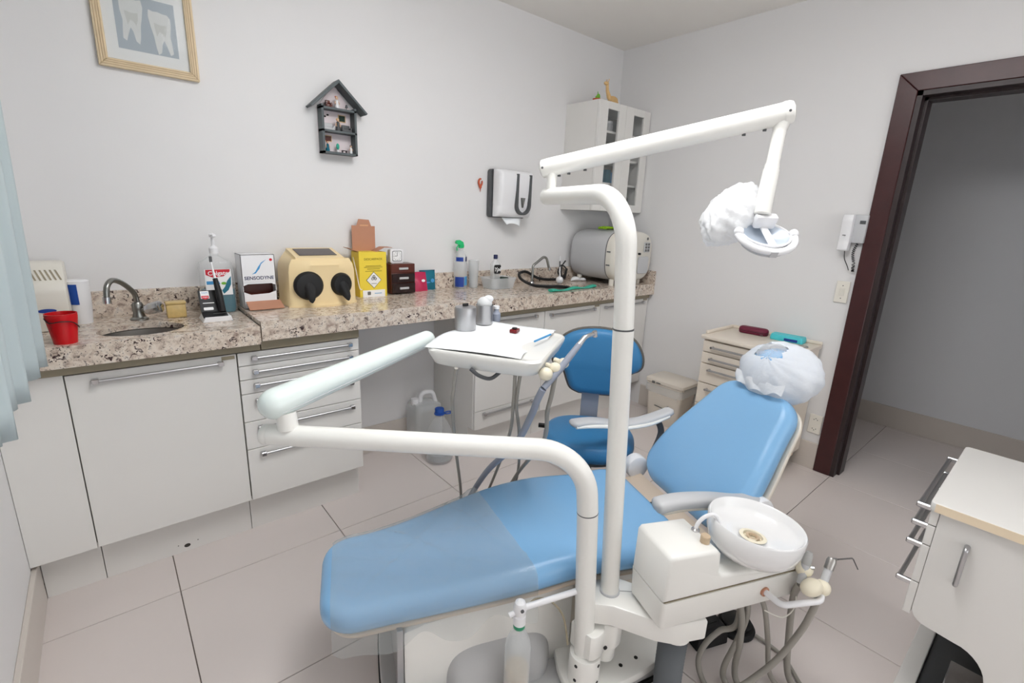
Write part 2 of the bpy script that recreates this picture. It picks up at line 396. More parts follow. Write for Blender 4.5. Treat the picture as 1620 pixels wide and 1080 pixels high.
# door frame
dr = struct(G().prism([(DY1, 0), (DY1+.085, 0), (DY1+.085, DH+.085), (DY1, DH)], XR-.018, XR, 'x', .003, 1), 'door_1', 'wood_dark', 'dark red-brown wooden door frame')
part(G().prism([(DY0, DH), (DY1, DH), (DY1+.085, DH+.085), (DY0-.085, DH+.085)], XR-.018, XR, 'x', .003, 1), 'casing', 'wood_dark', dr)
part(G().prism([(DY0, 0), (DY0, DH), (DY0-.085, DH+.085), (DY0-.085, 0)], XR-.018, XR, 'x', .003, 1), 'casing', 'wood_dark', dr)
part(G().box(XR-.012, XR+WT+.012, DY1-.022, DY1+.002, 0, DH).box(XR-.012, XR+WT+.012, DY0-.002, DY0+.022, 0, DH).box(XR-.012, XR+WT+.012, DY0, DY1, DH-.022, DH+.002), 'jamb', 'wood_jamb', dr)
part(G().box(XR+.045, XR+WT-.01, DY1-.036, DY1-.022, 0, DH-.02).box(XR+.045, XR+WT-.01, DY0+.022, DY0+.036, 0, DH-.02).box(XR+.045, XR+WT-.01, DY0+.022, DY1-.022, DH-.036, DH-.022), 'door_stop', 'wood_jamb', dr)
# ceiling lamp (out of frame, above the chair)
t = thing('ceiling_light', 'white square surface-mounted ceiling light above the dental chair', 'ceiling light', (1.0, .74, HC))
part(G().box(.56, 1.44, .30, 1.18, HC-.022, HC-.0005, .004), 'mount', 'plastic_white', t)
part(G().box(.54, 1.46, .28, 1.20, HC-.11, HC-.022, .02, 3), 'diffuser', 'lamp_white', t)

# curtain on the left
def curtain():
    rows = []; ny, nz = 150, 26
    for j in range(nz+1):
        z = .905 + (2.56-.905)*j/nz; row = []
        for i in range(ny+1):
            s = i/ny; y = 1.13+.95*s
            amp = .026*(1-.45*(z-.9)/1.7)
            x = -.208 - .02*(1-s) + amp*math.sin(2*PI*s*4.7+.9*math.sin(s*7)+.3) + .012*math.sin(2*PI*s*17+1.1) + .050*(z-.9)/1.7
            row.append((x, y+.012*math.sin(2*PI*s*4.7+1.5), z-.010*math.cos(s*21)*(1 if j == 0 else 0)))
        rows.append(row)
    g = G().grid(rows); g2 = G()
    t = thing('curtain', 'white sheer curtain hanging in folds at the left wall', 'curtain', (-.2, 1.3, .905))
    p = part(g, 'drape', 'curtain', t, ang=180)
    sm = p.modifiers.new('thick', 'SOLIDIFY'); sm.thickness = .0012
    part(G().box(-.185, -.145, -.3, 2.12, 2.565, HC-.001, .003), 'rail', 'plastic_white', t)
curtain()
# ================================================================== FITTED CABINETS
KY, CF = 2.14, 2.09            # plinth face, cabinet front face
def bar_handle(parent, x0, x1, z, y=CF-.018, name='handle'):
    h = part(G().cyl((x0, y-.012, z), (x1, y-.012, z), .0055, n=12), name, 'satin', parent)
    for x in (x0+.004, x1-.012):
        part(G().box(x-.006, x+.014, y-.02, y+.002, z-.009, z+.009, .002, 1), 'handle_post', 'chrome', h)
    return h
def front(parent, name, x0, x1, z0, z1, hx=None, hz=None, m_='lam', y=CF):
    p = part(G().box(x0+.0015, x1-.0015, y-.018, y, z0+.0015, z1-.0015, .0012, 1), name, m_, parent)
    if hx: bar_handle(p, hx[0], hx[1], hz, y-.018)
    return p
t = thing('sink_cabinet', 'white cabinet with one wide door under the round sink', 'cabinet', (.02, 2.3, 0))
part(G().box(XL+.001, .352, CF+.0005, YB-.002, .19, .83), 'body', 'lam_edge', t)
part(G().box(XL+.001, -.152, CF-.018, CF, .178, .835, .001, 1), 'filler_panel', 'lam', t)
d = front(t, 'door', -.150, .352, .178, .832, (-.083, .303), .802)
part(G().box(.30, .345, CF-.0195, CF-.018, .812, .826), 'name_plate', 'under', d)
part(G().box(XL+.016, -.148, KY, KY+.015, 0, .185, .0008, 1), 'plinth', 'lam', t)
part(G().box(-.146, .352, KY, KY+.015, 0, .185, .0008, 1), 'plinth', 'lam', t)
part(plate((.112, KY-.0003, .026), (1, 0, 0), (0, 0, 1), ell(.011, .008)), 'pipe_hole', 'gap', t, 'small dark hole in the plinth')
for x in (.082, .150): part(plate((x, KY-.0003, .036), (1, 0, 0), (0, 0, 1), ell(.002, .002)), 'screw_hole', 'gap', t)
t = thing('drawer_cabinet', 'white cabinet with six drawers next to the sink cabinet', 'cabinet', (.6, 2.3, 0))
part(G().box(.354, .850, CF+.0005, YB-.002, .19, .83), 'body', 'lam_edge', t)
zz = [.832, .775, .716, .656, .535, .412, .178]; hz = [.806, .748, .690, .624, .504, .384]
for i in range(6): front(t, 'drawer', .354, .850, zz[i+1], zz[i], (.405, .812), hz[i])
part(G().box(.354, .848, KY, KY+.015, 0, .185, .0008, 1).box(.833, .848, KY+.015, YB-.02, 0, .185), 'plinth', 'lam', t)
t = thing('drawer_cabinet', 'white base cabinet with wide drawers right of the open knee space', 'cabinet', (1.78, 2.3, 0))
part(G().box(1.513, 2.03, CF+.0005, YB-.002, .19, .845), 'body', 'lam', t)
zz = [.845, .66, .298, .185]
for i in range(3): front(t, 'drawer', 1.515, 2.032, zz[i+1], zz[i], (1.575, 1.962), zz[i]-.022)
part(G().box(1.515, 2.03, KY, KY+.015, 0, .188).box(1.515, 1.53, KY+.015, YB-.015, 0, .188), 'plinth', 'lam', t)
for k, (a, b, lab) in enumerate(((2.034, 2.556, 'white base cabinet with one door behind the blue stool'), (2.558, 3.106, 'white corner base cabinet under the autoclave'))):
    t = thing('door_cabinet', lab, 'cabinet', ((a+b)/2, 2.3, 0), group='one-door base cabinets under the right worktop')
    part(G().box(a, b, CF+.0005, YB-.002, .19, .845), 'body', 'lam_edge', t)
    d = front(t, 'door', a, b, .185, .845, (a+.04, b-.06), .818)
    part(G().box(b-.06, b-.012, CF-.0195, CF-.018, .83, .842), 'name_plate', 'under', d)
    part(G().box(a, b, KY, KY+.015, 0, .188), 'plinth', 'lam', t)

# worktops
CY = 2.03
def slab_hole(x0, x1, y0, y1, z0, z1, cx, cy, rx, ry):
    angs = sorted(set([2*PI*i/48 for i in range(48)] + [math.atan2(y-cy, x-cx) % (2*PI) for x in (x0, x1) for y in (y0, y1)]))
    o, i_ = [], []
    for a in angs:
        c, s = math.cos(a), math.sin(a); ts = []
        if c > 1e-9: ts.append((x1-cx)/c)
        if c < -1e-9: ts.append((x0-cx)/c)
        if s > 1e-9: ts.append((y1-cy)/s)
        if s < -1e-9: ts.append((y0-cy)/s)
        tt = min(ts); o.append((cx+c*tt, cy+s*tt)); i_.append((cx+c*rx, cy+s*ry))
    n = len(angs); V = []; F = []
    for ring, z in ((o, z1), (i_, z1), (i_, z0), (o, z0)): V += [(p[0], p[1], z) for p in ring]
    for q in range(4):
        for k in range(n): F.append((q*n+k, q*n+(k+1) % n, ((q+1) % 4)*n+(k+1) % n, ((q+1) % 4)*n+k))
    g = G(); g.faces(V, F); bmesh.ops.recalc_face_normals(g.bm, faces=g.bm.faces); return g
ZL, ZR = .940, .957
t = thing('worktop', 'speckled granite worktop with the round steel sink', 'worktop', (.05, 2.27, ZL-.03))
part(slab_hole(XL+.001, .437, CY, YB-.001, ZL-.02, ZL,   .077, 2.190, .130, .104), 'slab', 'granite', t)
part(G().box(XL+.001, .437, CY, CY+.02, ZL-.072, ZL-.02, .001, 1), 'apron', 'granite', t)
part(G().box(XL+.001, .437, YB-.021, YB-.001, ZL, 1.042, .001, 1), 'splashback', 'granite', t)
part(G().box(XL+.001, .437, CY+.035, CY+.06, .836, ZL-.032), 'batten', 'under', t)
g = G().lathe([(1.04, -.001), (.99, -.003), (.965, -.05), (.9, -.085), (.75, -.102), (.3, -.108), (.14, -.109), (.14, -.112), (0, -.112)], (.077, 2.190, ZL-.02), 40, .132, .106)
single(g, 'round_sink', 'steel', 'round stainless steel sink bowl set in granite by the curtain', 'sink', base=(.077, 2.19, ZL-.13), loc=(.077, 2.19, ZL-.13))
t = thing('worktop', 'long speckled granite worktop running from the seam to the autoclave', 'worktop', (1.8, 2.27, ZR-.03))
part(slab_hole(.441, XR-.001, CY, YB-.001, ZR-.02, ZR, 2.34, 2.215, .19, .115), 'slab', 'granite', t)
part(G().box(.441, XR-.001, CY, CY+.02, ZR-.078, ZR-.02, .001, 1), 'apron', 'granite', t)
part(G().box(.441, XR-.022, YB-.021, YB-.001, ZR, 1.05, .001, 1), 'splashback', 'granite', t)
part(G().box(XR-.021, XR-.001, CY, YB-.001, ZR, 1.05, .001, 1), 'side_splash', 'granite', t)
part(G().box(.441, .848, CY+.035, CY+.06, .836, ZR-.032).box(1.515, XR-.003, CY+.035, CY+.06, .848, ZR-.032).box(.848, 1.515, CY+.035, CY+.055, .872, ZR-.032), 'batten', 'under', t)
g = G().lathe([(1, 0), (.98, -.1), (.8, -.13), (0, -.135)], (2.34, 2.215, ZR-.021), 40, .194, .119)
single(g, 'oval_sink', 'steel', 'oval steel sink in the worktop beside the autoclave', 'sink', base=(2.34, 2.215, ZR-.147), loc=(2.34, 2.215, ZR-.147))

# taps
t = thing('tap', 'tarnished metal swan-neck tap behind the round sink', 'tap', (.08, 2.375, ZL))
part(G().lathe([(0, 0), (.030, 0), (.030, .006), (.022, .012), (.017, .03), (.019, .045), (.019, .06), (.014, .07), (0, .072)], (.08, 2.375, ZL)), 'body', 'old_metal', t)
part(G().tube(spline([(.08, 2.375, ZL+.06), (.078, 2.368, ZL+.098), (.064, 2.345, ZL+.128), (.038, 2.305, ZL+.160), (.014, 2.268, ZL+.172), (-.002, 2.243, ZL+.155), (-.008, 2.234, ZL+.118)], 6), .0095), 'spout', 'old_metal', t)
part(G().cyl((-.008, 2.234, ZL+.118), (-.009, 2.233, ZL+.095), .0125), 'nozzle', 'chrome', t)
h = part(G().cyl((.085, 2.372, ZL+.035), (.108, 2.352, ZL+.043), .008), 'valve_stem', 'old_metal', t)
part(G().cyl((.106, 2.354, ZL+.042), (.150, 2.320, ZL+.056), .021, .024, n=8, bev=.004), 'cross_knob', 'chrome', h, 'faceted chrome knob')
t = thing('tap', 'slim bent metal tap by the oval sink', 'tap', (2.21, 2.40, ZR))
part(G().lathe([(0, 0), (.02, 0), (.018, .012), (.012, .02), (0, .022)], (2.21, 2.40, ZR)), 'base', 'chrome', t)
part(G().tube(fillet([(2.21, 2.40, ZR), (2.215, 2.40, ZR+.125), (2.315, 2.385, ZR+.195), (2.345, 2.375, ZR+.10)], .025), .0085), 'spout', 'old_metal', t)
part(G().cyl((2.344, 2.375, ZR+.112), (2.3465, 2.375, ZR+.092), .012), 'nozzle', 'chrome', t)
# ================================================================== THINGS ON THE WORKTOP
FX, FZ = (1, 0, 0), (0, 0, 1)
def at_y(o, dx, dz, dy=-.0004): return (o[0]+dx, o[1]+dy, o[2]+dz)
# white appliance by the curtain
t = thing('air_purifier', 'white plastic appliance with slotted domed top behind the curtain edge', 'appliance', (-.20, 2.37, ZL))
prof = [(2.28, ZL), (2.275, ZL+.14), (2.285, ZL+.165), (2.335, ZL+.225), (2.36, ZL+.235), (2.43, ZL+.235), (2.455, ZL+.22), (2.46, ZL)]
part(G().prism(prof, -.305, -.112, 'x', .008), 'housing', 'plastic_off', t)
for k in range(6): part(plate((-.192+.013*k, 2.3092, ZL+.1955), (1, 0, 0), (0, .050, .060), [(-.010, .02), (-.005, .02), (.008, -.022), (.003, -.022)]), 'vent_slot', 'under', t)
part(plate((-.172, 2.2765, ZL+.075), FX, FZ, ell(.025, .007)), 'logo', 'blue_print', t)
# cup sleeve
t = thing('cup_sleeve', 'translucent white sleeve of stacked plastic cups with blue band', 'cups', (-.085, 2.40, ZL))
part(G().lathe([(0, 0), (.026, 0), (.031, .06), (.034, .14), (.034, .16), (.028, .165), (0, .166)], (-.085, 2.40, ZL)), 'cups', 'plastic_white', t)
part(G().lathe([(.0345, .075), (.0358, .15)], (-.085, 2.40, ZL), 20, a0=R(150), a1=R(265)), 'band', 'blue_cap', t)
# red pot
rp = (-.128, 2.085, ZL)
t = thing('red_pot', 'red plastic pot with a wire handle at the left worktop edge', 'pot', rp)
part(G().lathe([(0, 0), (.030, 0), (.041, .088), (.041, .098), (.038, .098), (.037, .088), (.027, .008), (0, .006)], rp), 'pot', 'red_plastic', t)
part(G().lathe([(0, .008), (.029, .009), (.0345, .055), (0, .056)], rp), 'contents', 'red_dark', t)
part(G().tube(spline([(rp[0]-.04, rp[1]-.01, ZL+.085), (rp[0]-.028, rp[1]-.036, ZL+.074), (rp[0], rp[1]-.046, ZL+.078), (rp[0]+.028, rp[1]-.036, ZL+.072), (rp[0]+.04, rp[1]-.01, ZL+.05)], 5), .0018, 6), 'wire_handle', 'black', t)
# amber box
t = thing('swab_box', 'small amber plastic box near the round sink', 'box', (.203, 2.36, ZL))
part(G().box(.170, .236, 2.345, 2.39, ZL, ZL+.055, .004), 'box', 'amber', t)
part(G().box(.168, .238, 2.343, 2.392, ZL+.055, ZL+.066, .003), 'lid', 'amber', t)
# mouthwash bottle
mb = (.365, 2.40, ZL)
t = thing('mouthwash_bottle', 'large clear mouthwash bottle with white pump and red label', 'bottle', mb)
def bottle_rows(c, prof, k=6):
    rows = []
    for hw, hd, z, r in prof: rows.append([(c[0]+p[0], c[1]+p[1], c[2]+z) for p in rrect(-hw, hw, -hd, hd, min(r, hw*.98, hd*.98), k)])
    return rows
part(G().loft(bottle_rows(mb, [(.058, .036, 0, .02), (.062, .039, .006, .02), (.063, .04, .02, .02), (.063, .04, .19, .02), (.058, .038, .215, .02), (.03, .026, .236, .018), (.016, .016, .245, .015), (.016, .016, .255, .015)])), 'bottle', 'clear', t)
part(G().loft(bottle_rows(mb, [(.056, .034, .003, .02), (.060, .037, .02, .02), (.060, .037, .10, .02)])), 'liquid', 'teal_liq', t)
part(G().lathe([(0, .253), (.017, .253), (.018, .275), (.012, .282), (.007, .285), (.006, .32), (.012, .322), (.012, .332), (.004, .338), (0, .338)], mb), 'pump', 'plastic_white', t)
part(G().box(-.007, .007, -.05, .0, .324, .333, .002, 1, mtx=Matrix.Translation(mb)), 'nozzle', 'plastic_white', t)
lf = at_y(mb, 0, 0, -.0405)
part(plate((lf[0], lf[1], ZL+.135), FX, FZ, rect(.098, .11)), 'label_white', 'white_print', t)
part(plate((lf[0], lf[1]-.0006, ZL+.172), FX, FZ, [(-.045, .017), (.045, .017), (.045, .008), (.02, -.012), (-.02, -.016), (-.045, -.004)]), 'label_red', 'red_print', t)
text('Colgate', .024, 'white_print', t, (lf[0], lf[1]-.0013, ZL+.173), FX, FZ, bold=.0004)
part(plate((lf[0]-.02, lf[1]-.0006, ZL+.135), FX, FZ, [(-.025, .006), (.02, .006), (.025, -.008), (-.025, -.008)]), 'label_band', 'sky_print', t)
part(plate((lf[0]+.025, lf[1]-.0007, ZL+.12), FX, FZ, [(-.01, -.035), (.008, -.02), (.02, .005), (.022, .04), (.006, .02), (-.004, -.005), (-.016, -.02)]), 'label_swirl', 'teal', t)
part(plate((lf[0]+.018, lf[1]-.0012, ZL+.13), FX, FZ, ell(.010, .006, 0, 0, 10)), 'label_leaf', 'leaf', t)
# toothbrush display
ds = (.325, 2.265, ZL)
t = thing('toothbrush_display', 'black card display stand holding a black electric toothbrush', 'display stand', ds, 0)
part(G().prism([(-.055, 0), (.05, 0), (.045, .02), (-.045, .02)], 2.195, 2.30, 'y', .001, 1, mtx=Matrix.Translation((ds[0], 0, ZL))), 'base', 'plastic_white', t)
pts = [(2.200, ZL+.0205), (2.245, ZL+.034), (2.285, ZL+.115), (2.289, ZL+.113), (2.250, ZL+.03), (2.202, ZL+.0165)]
part(G().prism(pts, ds[0]-.05, ds[0]+.036, 'x'), 'card', 'black_print', t)
cf = Vector((0, 2.285-2.245, .115-.034)).normalized(); cx_ = Vector(FX)
co = lambda dx, s: Vector((ds[0]+dx, 2.245, ZL+.034)) + cf*s + Vector((0, -.0008, .0004))
part(plate(co(-.028, .071), FX, cf, rect(.030, .032)), 'badge_white', 'white_print', t)
part(plate(co(-.028, .060)+Vector((0, -.0005, .0003)), FX, cf, [(-.013, .007), (.013, .007), (.013, -.003), (0, -.009), (-.013, -.003)]), 'badge_red', 'red_print', t)
text('PHILIPS', .0065, 'sky_print', t, co(-.028, .079)+Vector((0, -.001, .0005)), FX, cf)
text('Colgate', .0062, 'white_print', t, co(-.028, .061)+Vector((0, -.0016, .0008)), FX, cf)
part(plate(co(-.02, .036)+Vector((0, -.0003, 0)), FX, cf, rect(.04, .003)), 'print_line', 'white_print', t)
part(plate(co(-.022, .012), FX, cf, rrect(-.018, .016, -.006, .006, .003)), 'print_panel', 'white_print', t)
part(plate((ds[0]+.0, 2.222, ZL+.0285), FX, (0, .96, .28), rect(.045, .003, .01)), 'print_line', 'grey_print', t)
b = thing('electric_toothbrush', 'black electric toothbrush standing in the black card display', 'toothbrush', (ds[0]+.02, 2.225, ZL+.034))
part(G().tube([(ds[0]+.022, 2.232, ZL+.034), (ds[0]+.019, 2.245, ZL+.10), (ds[0]+.013, 2.262, ZL+.165)], [.0125, .0125, .009], 14), 'handle', 'black', b)
part(G().tube([(ds[0]+.013, 2.262, ZL+.165), (ds[0]+.010, 2.275, ZL+.205), (ds[0]+.008, 2.283, ZL+.232)], [.005, .0035, .003], 10), 'neck', 'plastic_white', b)
part(G().box(-.005, .005, -.004, .006, -.012, .012, .002, 1, mtx=Matrix.Translation((ds[0]+.008, 2.283, ZL+.24))), 'brush_head', 'grey_dark', b)
# toothpaste dispenser box
sb = (.515, 2.36, ZR)
t = thing('toothpaste_box', 'open white cardboard box with a blue swoosh beside the clear bottle', 'box', sb)
x0, x1, y0, y1 = .448, .582, 2.325, 2.43; H = .235
part(G().box(x0, x1, y1-.002, y1, ZR, ZR+H).box(x0, x0+.002, y0, y1, ZR, ZR+H).box(x1-.002, x1, y0, y1, ZR, ZR+H).box(x0, x1, y0, y1, ZR+H-.002, ZR+H).box(x0, x1, y0, y1, ZR, ZR+.002).box(x0, x1, y0, y0+.002, ZR+.115, ZR+H).box(x0, x1, y0, y0+.002, ZR, ZR+.06), 'carton', 'plastic_white', t)
part(G().prism([(x0, ZR+.06), (x1, ZR+.06), (x1, ZR+.075), (x1-.03, ZR+.064), (x0+.03, ZR+.061), (x0, ZR+.075)], y0, y0+.002, 'y'), 'lip', 'plastic_white', t)
part(G().prism([(x0, ZR+.116), (x0, ZR+.1), (x0+.02, ZR+.108), (x1-.02, ZR+.108), (x1, ZR+.1), (x1, ZR+.116)], y0, y0+.002, 'y'), 'upper_lip', 'plastic_white', t)
part(G().box(x0+.003, x1-.003, y0+.05, y0+.052, ZR+.003, ZR+.2), 'inner_back', 'brown', t)
part(G().prism([(2.325, ZR+.03), (2.325, ZR+.032), (2.262, ZR+.006), (2.262, ZR+.004)], x0+.006, x1+.012, 'x'), 'flap', 'card', t)
part(plate((sb[0], y0-.0003, ZR+.188), FX, FZ, [(-.028, -.038), (-.012, -.034), (.004, -.014), (.012, .006), (.034, .026), (.012, .012), (-.002, -.008), (-.014, -.028)]), 'swoosh', 'sky_print', t)
part(plate((sb[0]+.052, y0-.0003, ZR+.212), FX, FZ, ell(.006, .006)), 'dot', 'red_print', t)
text('SENSODYNE', .0205, 'navy_print', t, (sb[0], y0-.0004, ZR+.133), FX, FZ, wide=1.02, bold=.0003)
# x-ray developing box
t = thing('developing_box', 'beige plastic hand box with two black sleeve cuffs', 'hand box', (.775, 2.36, ZR))
def outl(y_in, bulge):
    o = []
    for i in range(25):
        a = -1+2*i/24; o.append((.775+.152*a, 2.278-bulge*(1-a*a)))
    return o+[(.925, 2.46), (.625, 2.46)]
rows = []
for z, sx, sy, bl in ((0, 1.04, 1.03, .055), (.008, 1.04, 1.03, .055), (.016, 1.0, 1, .045), (.16, .985, 1, .038), (.19, .95, .97, .05), (.215, .86, .9, .03), (.225, .76, .84, .02), (.23, .74, .82, .02), (.242, .72, .8, .018)):
    rows.append([(.775+(p[0]-.775)*sx, 2.39+(p[1]-2.39)*sy, ZR+z+(.22*(2.39+(p[1]-2.39)*sy-2.40) if z > .22 else 0)) for p in outl(0, bl)])
part(G().loft(rows), 'shell', 'beige', t, ang=50)
part(G().prism([(2.325, ZR+.2265), (2.425, ZR+.2485), (2.425, ZR+.2505), (2.325, ZR+.2285)], .69, .862, 'x'), 'viewing_window', 'smoke', t)
part(G().cyl((.782, 2.262, ZR+.182), (.782, 2.240, ZR+.182), .006, n=10), 'lock_button', 'brown', t)
for cx, cy, rr, ax in ((.700, 2.252, .064, -.10), (.848, 2.246, .053, .18)):
    mm = frame_mtx((cx, cy-.006, ZR+.098), (1, ax*1.1, 0), FZ)
    cff = part(G().lathe([(0, .014), (.5, .016), (.85, .012), (1, 0), (1, -.02)], (0, 0, 0), 28, rr, rr*1.02, mtx=mm), 'cuff_disc', 'black', t)
    rows = []
    for s, w, h in ((0, .026, .042), (.02, .024, .04), (.05, .018, .032), (.075, .013, .024), (.085, .008, .018)):
        rows.append([mm @ Vector((w*math.cos(a)*(1+.12*math.cos(3*a)), h*math.sin(a)*.8-.010-s*.55, .01+s*.5)) for a in [2*PI*i/16 for i in range(16)]])
    part(G().loft(rows), 'sleeve', 'rubber', cff, ang=60)
# sharps box
yb = (1.07, 2.44, ZR)
t = thing('sharps_box', 'yellow cardboard sharps box with raised brown flap', 'sharps box', yb)
x0, x1, y0, y1, H = .996, 1.146, 2.385, 2.480, .232
part(G().box(x0, x1, y0, y1, ZR, ZR+H, .001, 1), 'carton', 'yellow', t)
part(G().prism([(x0+.006, ZR+H-.01), (x1-.018, ZR+H-.01), (x1-.018, ZR+H+.128), (x0+.112, ZR+H+.128), (x0+.1, ZR+H+.16), (x0+.044, ZR+H+.163), (x0+.032, ZR+H+.13), (x0+.006, ZR+H+.13)], y1-.004, y1-.001, 'y'), 'flap', 'card', t, 'brown cardboard flap standing up')
part(G().box(x0+.05, x0+.095, y1-.005, y1-.0045, ZR+H+.128, ZR+H+.134), 'flap_slot', 'card_edge', t)
part(G().prism([(x0-.045, ZR+H+.02), (x0+.01, ZR+H), (x0+.01, ZR+H+.002), (x0-.045, ZR+H+.022)], y0+.02, y1-.01, 'y'), 'side_flap', 'card', t)
part(G().prism([(x1-.045, ZR+H), (x1, ZR+H+.021), (x1+.045, ZR+H+.02), (x1+.045, ZR+H+.022), (x1, ZR+H+.023), (x1-.045, ZR+H+.002)], y0+.02, y1-.01, 'y'), 'side_flap', 'card', t)
part(G().box(x0+.015, x1-.012, y0-.0008, y0, ZR, ZR+.036), 'base_label', 'white_print', t)
text('DESCARPACK', .0155, 'olive_print', t, (1.073, y0-.0004, ZR+.196), FX, FZ, wide=1.05)
for k, w in ((.162, .085), (.155, .1), (.146, .07), (.135, .09)): part(plate((1.073, y0-.0002, ZR+k), FX, FZ, rect(w, .0022)), 'print_line', 'olive_print', t)
dm = part(plate((1.073, y0-.0002, ZR+.088), FX, FZ, [(-.042, 0), (0, -.044), (.042, 0), (0, .044)]), 'hazard_diamond', 'black_print', t)
part(plate((1.073, y0-.0008, ZR+.088), FX, FZ, [(-.039, 0), (0, -.041), (.039, 0), (0, .041)]), 'diamond_face', 'white_print', t)
for dx, dz, s in ((0, .013, .007), (-.008, .001, .007), (.008, .001, .007)):
    part(G().lathe([(s*.62, 0), (s, 0), (s, .0006), (s*.62, .0006)], n=16, mtx=frame_mtx((1.073+dx, y0-.0022, ZR+.094+dz), FX, FZ)), 'hazard_ring', 'black_print', t)
part(plate((1.073, y0-.0015, ZR+.07), FX, FZ, rect(.03, .0022)), 'print_line', 'grey_print', t)
part(plate((1.045, y0-.0011, ZR+.02), FX, FZ, rrect(-.009, .009, -.009, .009, .003)), 'stamp', 'grey_print', t)
part(plate((1.095, y0-.0011, ZR+.018), FX, FZ, rect(.04, .003)), 'print_line', 'sky_print', t)
part(G().tube(spline([(x0-.0015, y0+.07, ZR+H-.03), (x0-.004, y0+.03, ZR+H-.1), (x0-.002, y0-.002, ZR+.05), (x0+.01, y0-.003, ZR+.044)], 5), .0022, 6), 'cord', 'plastic_white', t)
# brown mini drawers
t = thing('mini_drawers', 'small stack of glossy brown plastic drawers', 'drawer box', (1.25, 2.45, ZR))
x0, x1, y0, y1 = 1.18, 1.325, 2.40, 2.492
part(G().box(x0, x1, y0+.004, y1, ZR+.004, ZR+.165, .003), 'case', 'brown', t)
for k, (a, b, mm) in enumerate(((.117, .163, 'brown'), (.064, .112, 'brown_dark'), (.006, .060, 'brown_dark'))):
    d = part(G().box(x0+.003, x1-.003, y0-.003*k, y0+.006, ZR+a, ZR+b, .002, 1), 'drawer', mm, t)
    part(G().box(x0+.045, x1-.045, y0-.007-.003*k, y0-.003*k, ZR+(a+b)/2-.006, ZR+(a+b)/2+.006, .002, 1), 'pull', 'plastic_grey', d)
# clock
ck = (1.232, 2.45, ZR+.165)
t = thing('alarm_clock', 'small white square alarm clock on the brown drawers', 'clock', ck)
part(G().prism(rrect(-.04, .04, 0, .078, .012), -.018, .018, 'y', .003, mtx=Matrix.Translation(ck)), 'case', 'plastic_white', t)
part(G().prism(rrect(-.028, .028, .012, .068, .008), -.0187, -.0180, 'y', mtx=Matrix.Translation(ck)), 'dial_ring', 'black_print', t)
part(G().prism(rrect(-.0255, .0255, .0145, .0655, .007), -.0193, -.0186, 'y', mtx=Matrix.Translation(ck)), 'dial', 'white_print', t)
part(G().box(ck[0]-.001, ck[0]+.001, ck[1]-.0203, ck[1]-.0197, ck[2]+.04, ck[2]+.06).box(ck[0]-.016, ck[0], ck[1]-.0203, ck[1]-.0197, ck[2]+.039, ck[2]+.0412), 'hands', 'black_print', t)
for k in range(12):
    a = k*PI/6; part(G().box(-.0009, .0009, -.0202, -.0196, .019, .0225, mtx=Matrix.Translation((ck[0], ck[1], ck[2]+.04)) @ Matrix.Rotation(a, 4, 'Y')), 'hour_mark', 'black_print', t)
# two sachets
def pouch(name, lab, x0, x1, y, h, m_, tilt, marks):
    t = thing(name, lab, 'sachet', ((x0+x1)/2, y, ZR), group='sachets beside the brown drawers')
    rows = []
    for j in range(9):
        s = j/8; z = ZR+h*s; th = .014*math.sin(PI*min(1, s*1.15+.05))*.9+.001; row = []
        for i in range(13):
            u = i/12; row.append((x0+(x1-x0)*u+.004*s*(u-.5), y+tilt*s-th*math.sin(PI*u), z))
        for i in range(12, -1, -1):
            u = i/12; row.append((x0+(x1-x0)*u+.004*s*(u-.5), y+tilt*s+.002, z))
        rows.append(row)
    part(G().loft(rows), 'pouch', m_, t, ang=60)
    part(G().box(x0, x1, y+tilt-.001, y+tilt+.0025, ZR+h-.008, ZR+h), 'seal', 'teal_dark', t)
    for dx, dz, w, hh, mm in marks: part(plate(((x0+x1)/2+dx, y+tilt*dz/h-.0165, ZR+dz), FX, (0, tilt, h), ell(w, hh, 0, 0, 12)), 'print', mm, t)
pouch('sachet', 'magenta sachet leaning beside the brown drawers', 1.345, 1.43, 2.445, .108, 'magenta', .03, ((.014, .06, .012, .008, 'white_print'),))
pouch('sachet', 'teal sachet with a pale round mark against the splashback', 1.40, 1.50, 2.475, .115, 'teal', .012, ((.024, .055, .012, .012, 'sky_print'), (-.01, .045, .02, .004, 'sky_print')))
# spray bottle
sp = (1.665, 2.455, ZR)
t = thing('spray_bottle', 'clear spray bottle with a bright green trigger', 'bottle', sp)
part(G().lathe([(0, 0), (.038, 0), (.04, .006), (.04, .15), (.037, .16), (.037, .19), (.022, .222), (.015, .23), (.015, .24), (0, .24)], sp), 'bottle', 'clear_soft', t)
part(G().lathe([(0, .004), (.036, .004), (.037, .06), (0, .06)], sp), 'liquid', 'clear', t)
part(G().lathe([(.0405, .012), (.0405, .072)], sp, 16, a0=R(185), a1=R(268)), 'label_blue', 'blue_print', t)
part(G().lathe([(.0405, .02), (.0405, .075)], sp, 16, a0=R(272), a1=R(345)), 'label_pale', 'sky_print', t)
part(G().lathe([(.0378, .165), (.0378, .19)], sp, 16, a0=R(190), a1=R(262)), 'label_top', 'blue_print', t)
part(G().lathe([(.0378, .165), (.0378, .192)], sp, 16, a0=R(285), a1=R(330)), 'label_top', 'navy_print', t)
hd = part(G().prism([(-.035, .268), (-.012, .262), (-.012, .242), (.016, .242), (.02, .255), (.014, .278), (-.01, .29), (-.03, .288), (-.037, .28)], -.010, .010, 'y', .003, mtx=Matrix.Translation(sp)), 'spray_head', 'green_trig', t)
part(G().tube([(sp[0]-.016, sp[1], sp[2]+.262), (sp[0]-.028, sp[1], sp[2]+.245), (sp[0]-.026, sp[1], sp[2]+.228)], .004, 8), 'trigger', 'green_trig', hd)
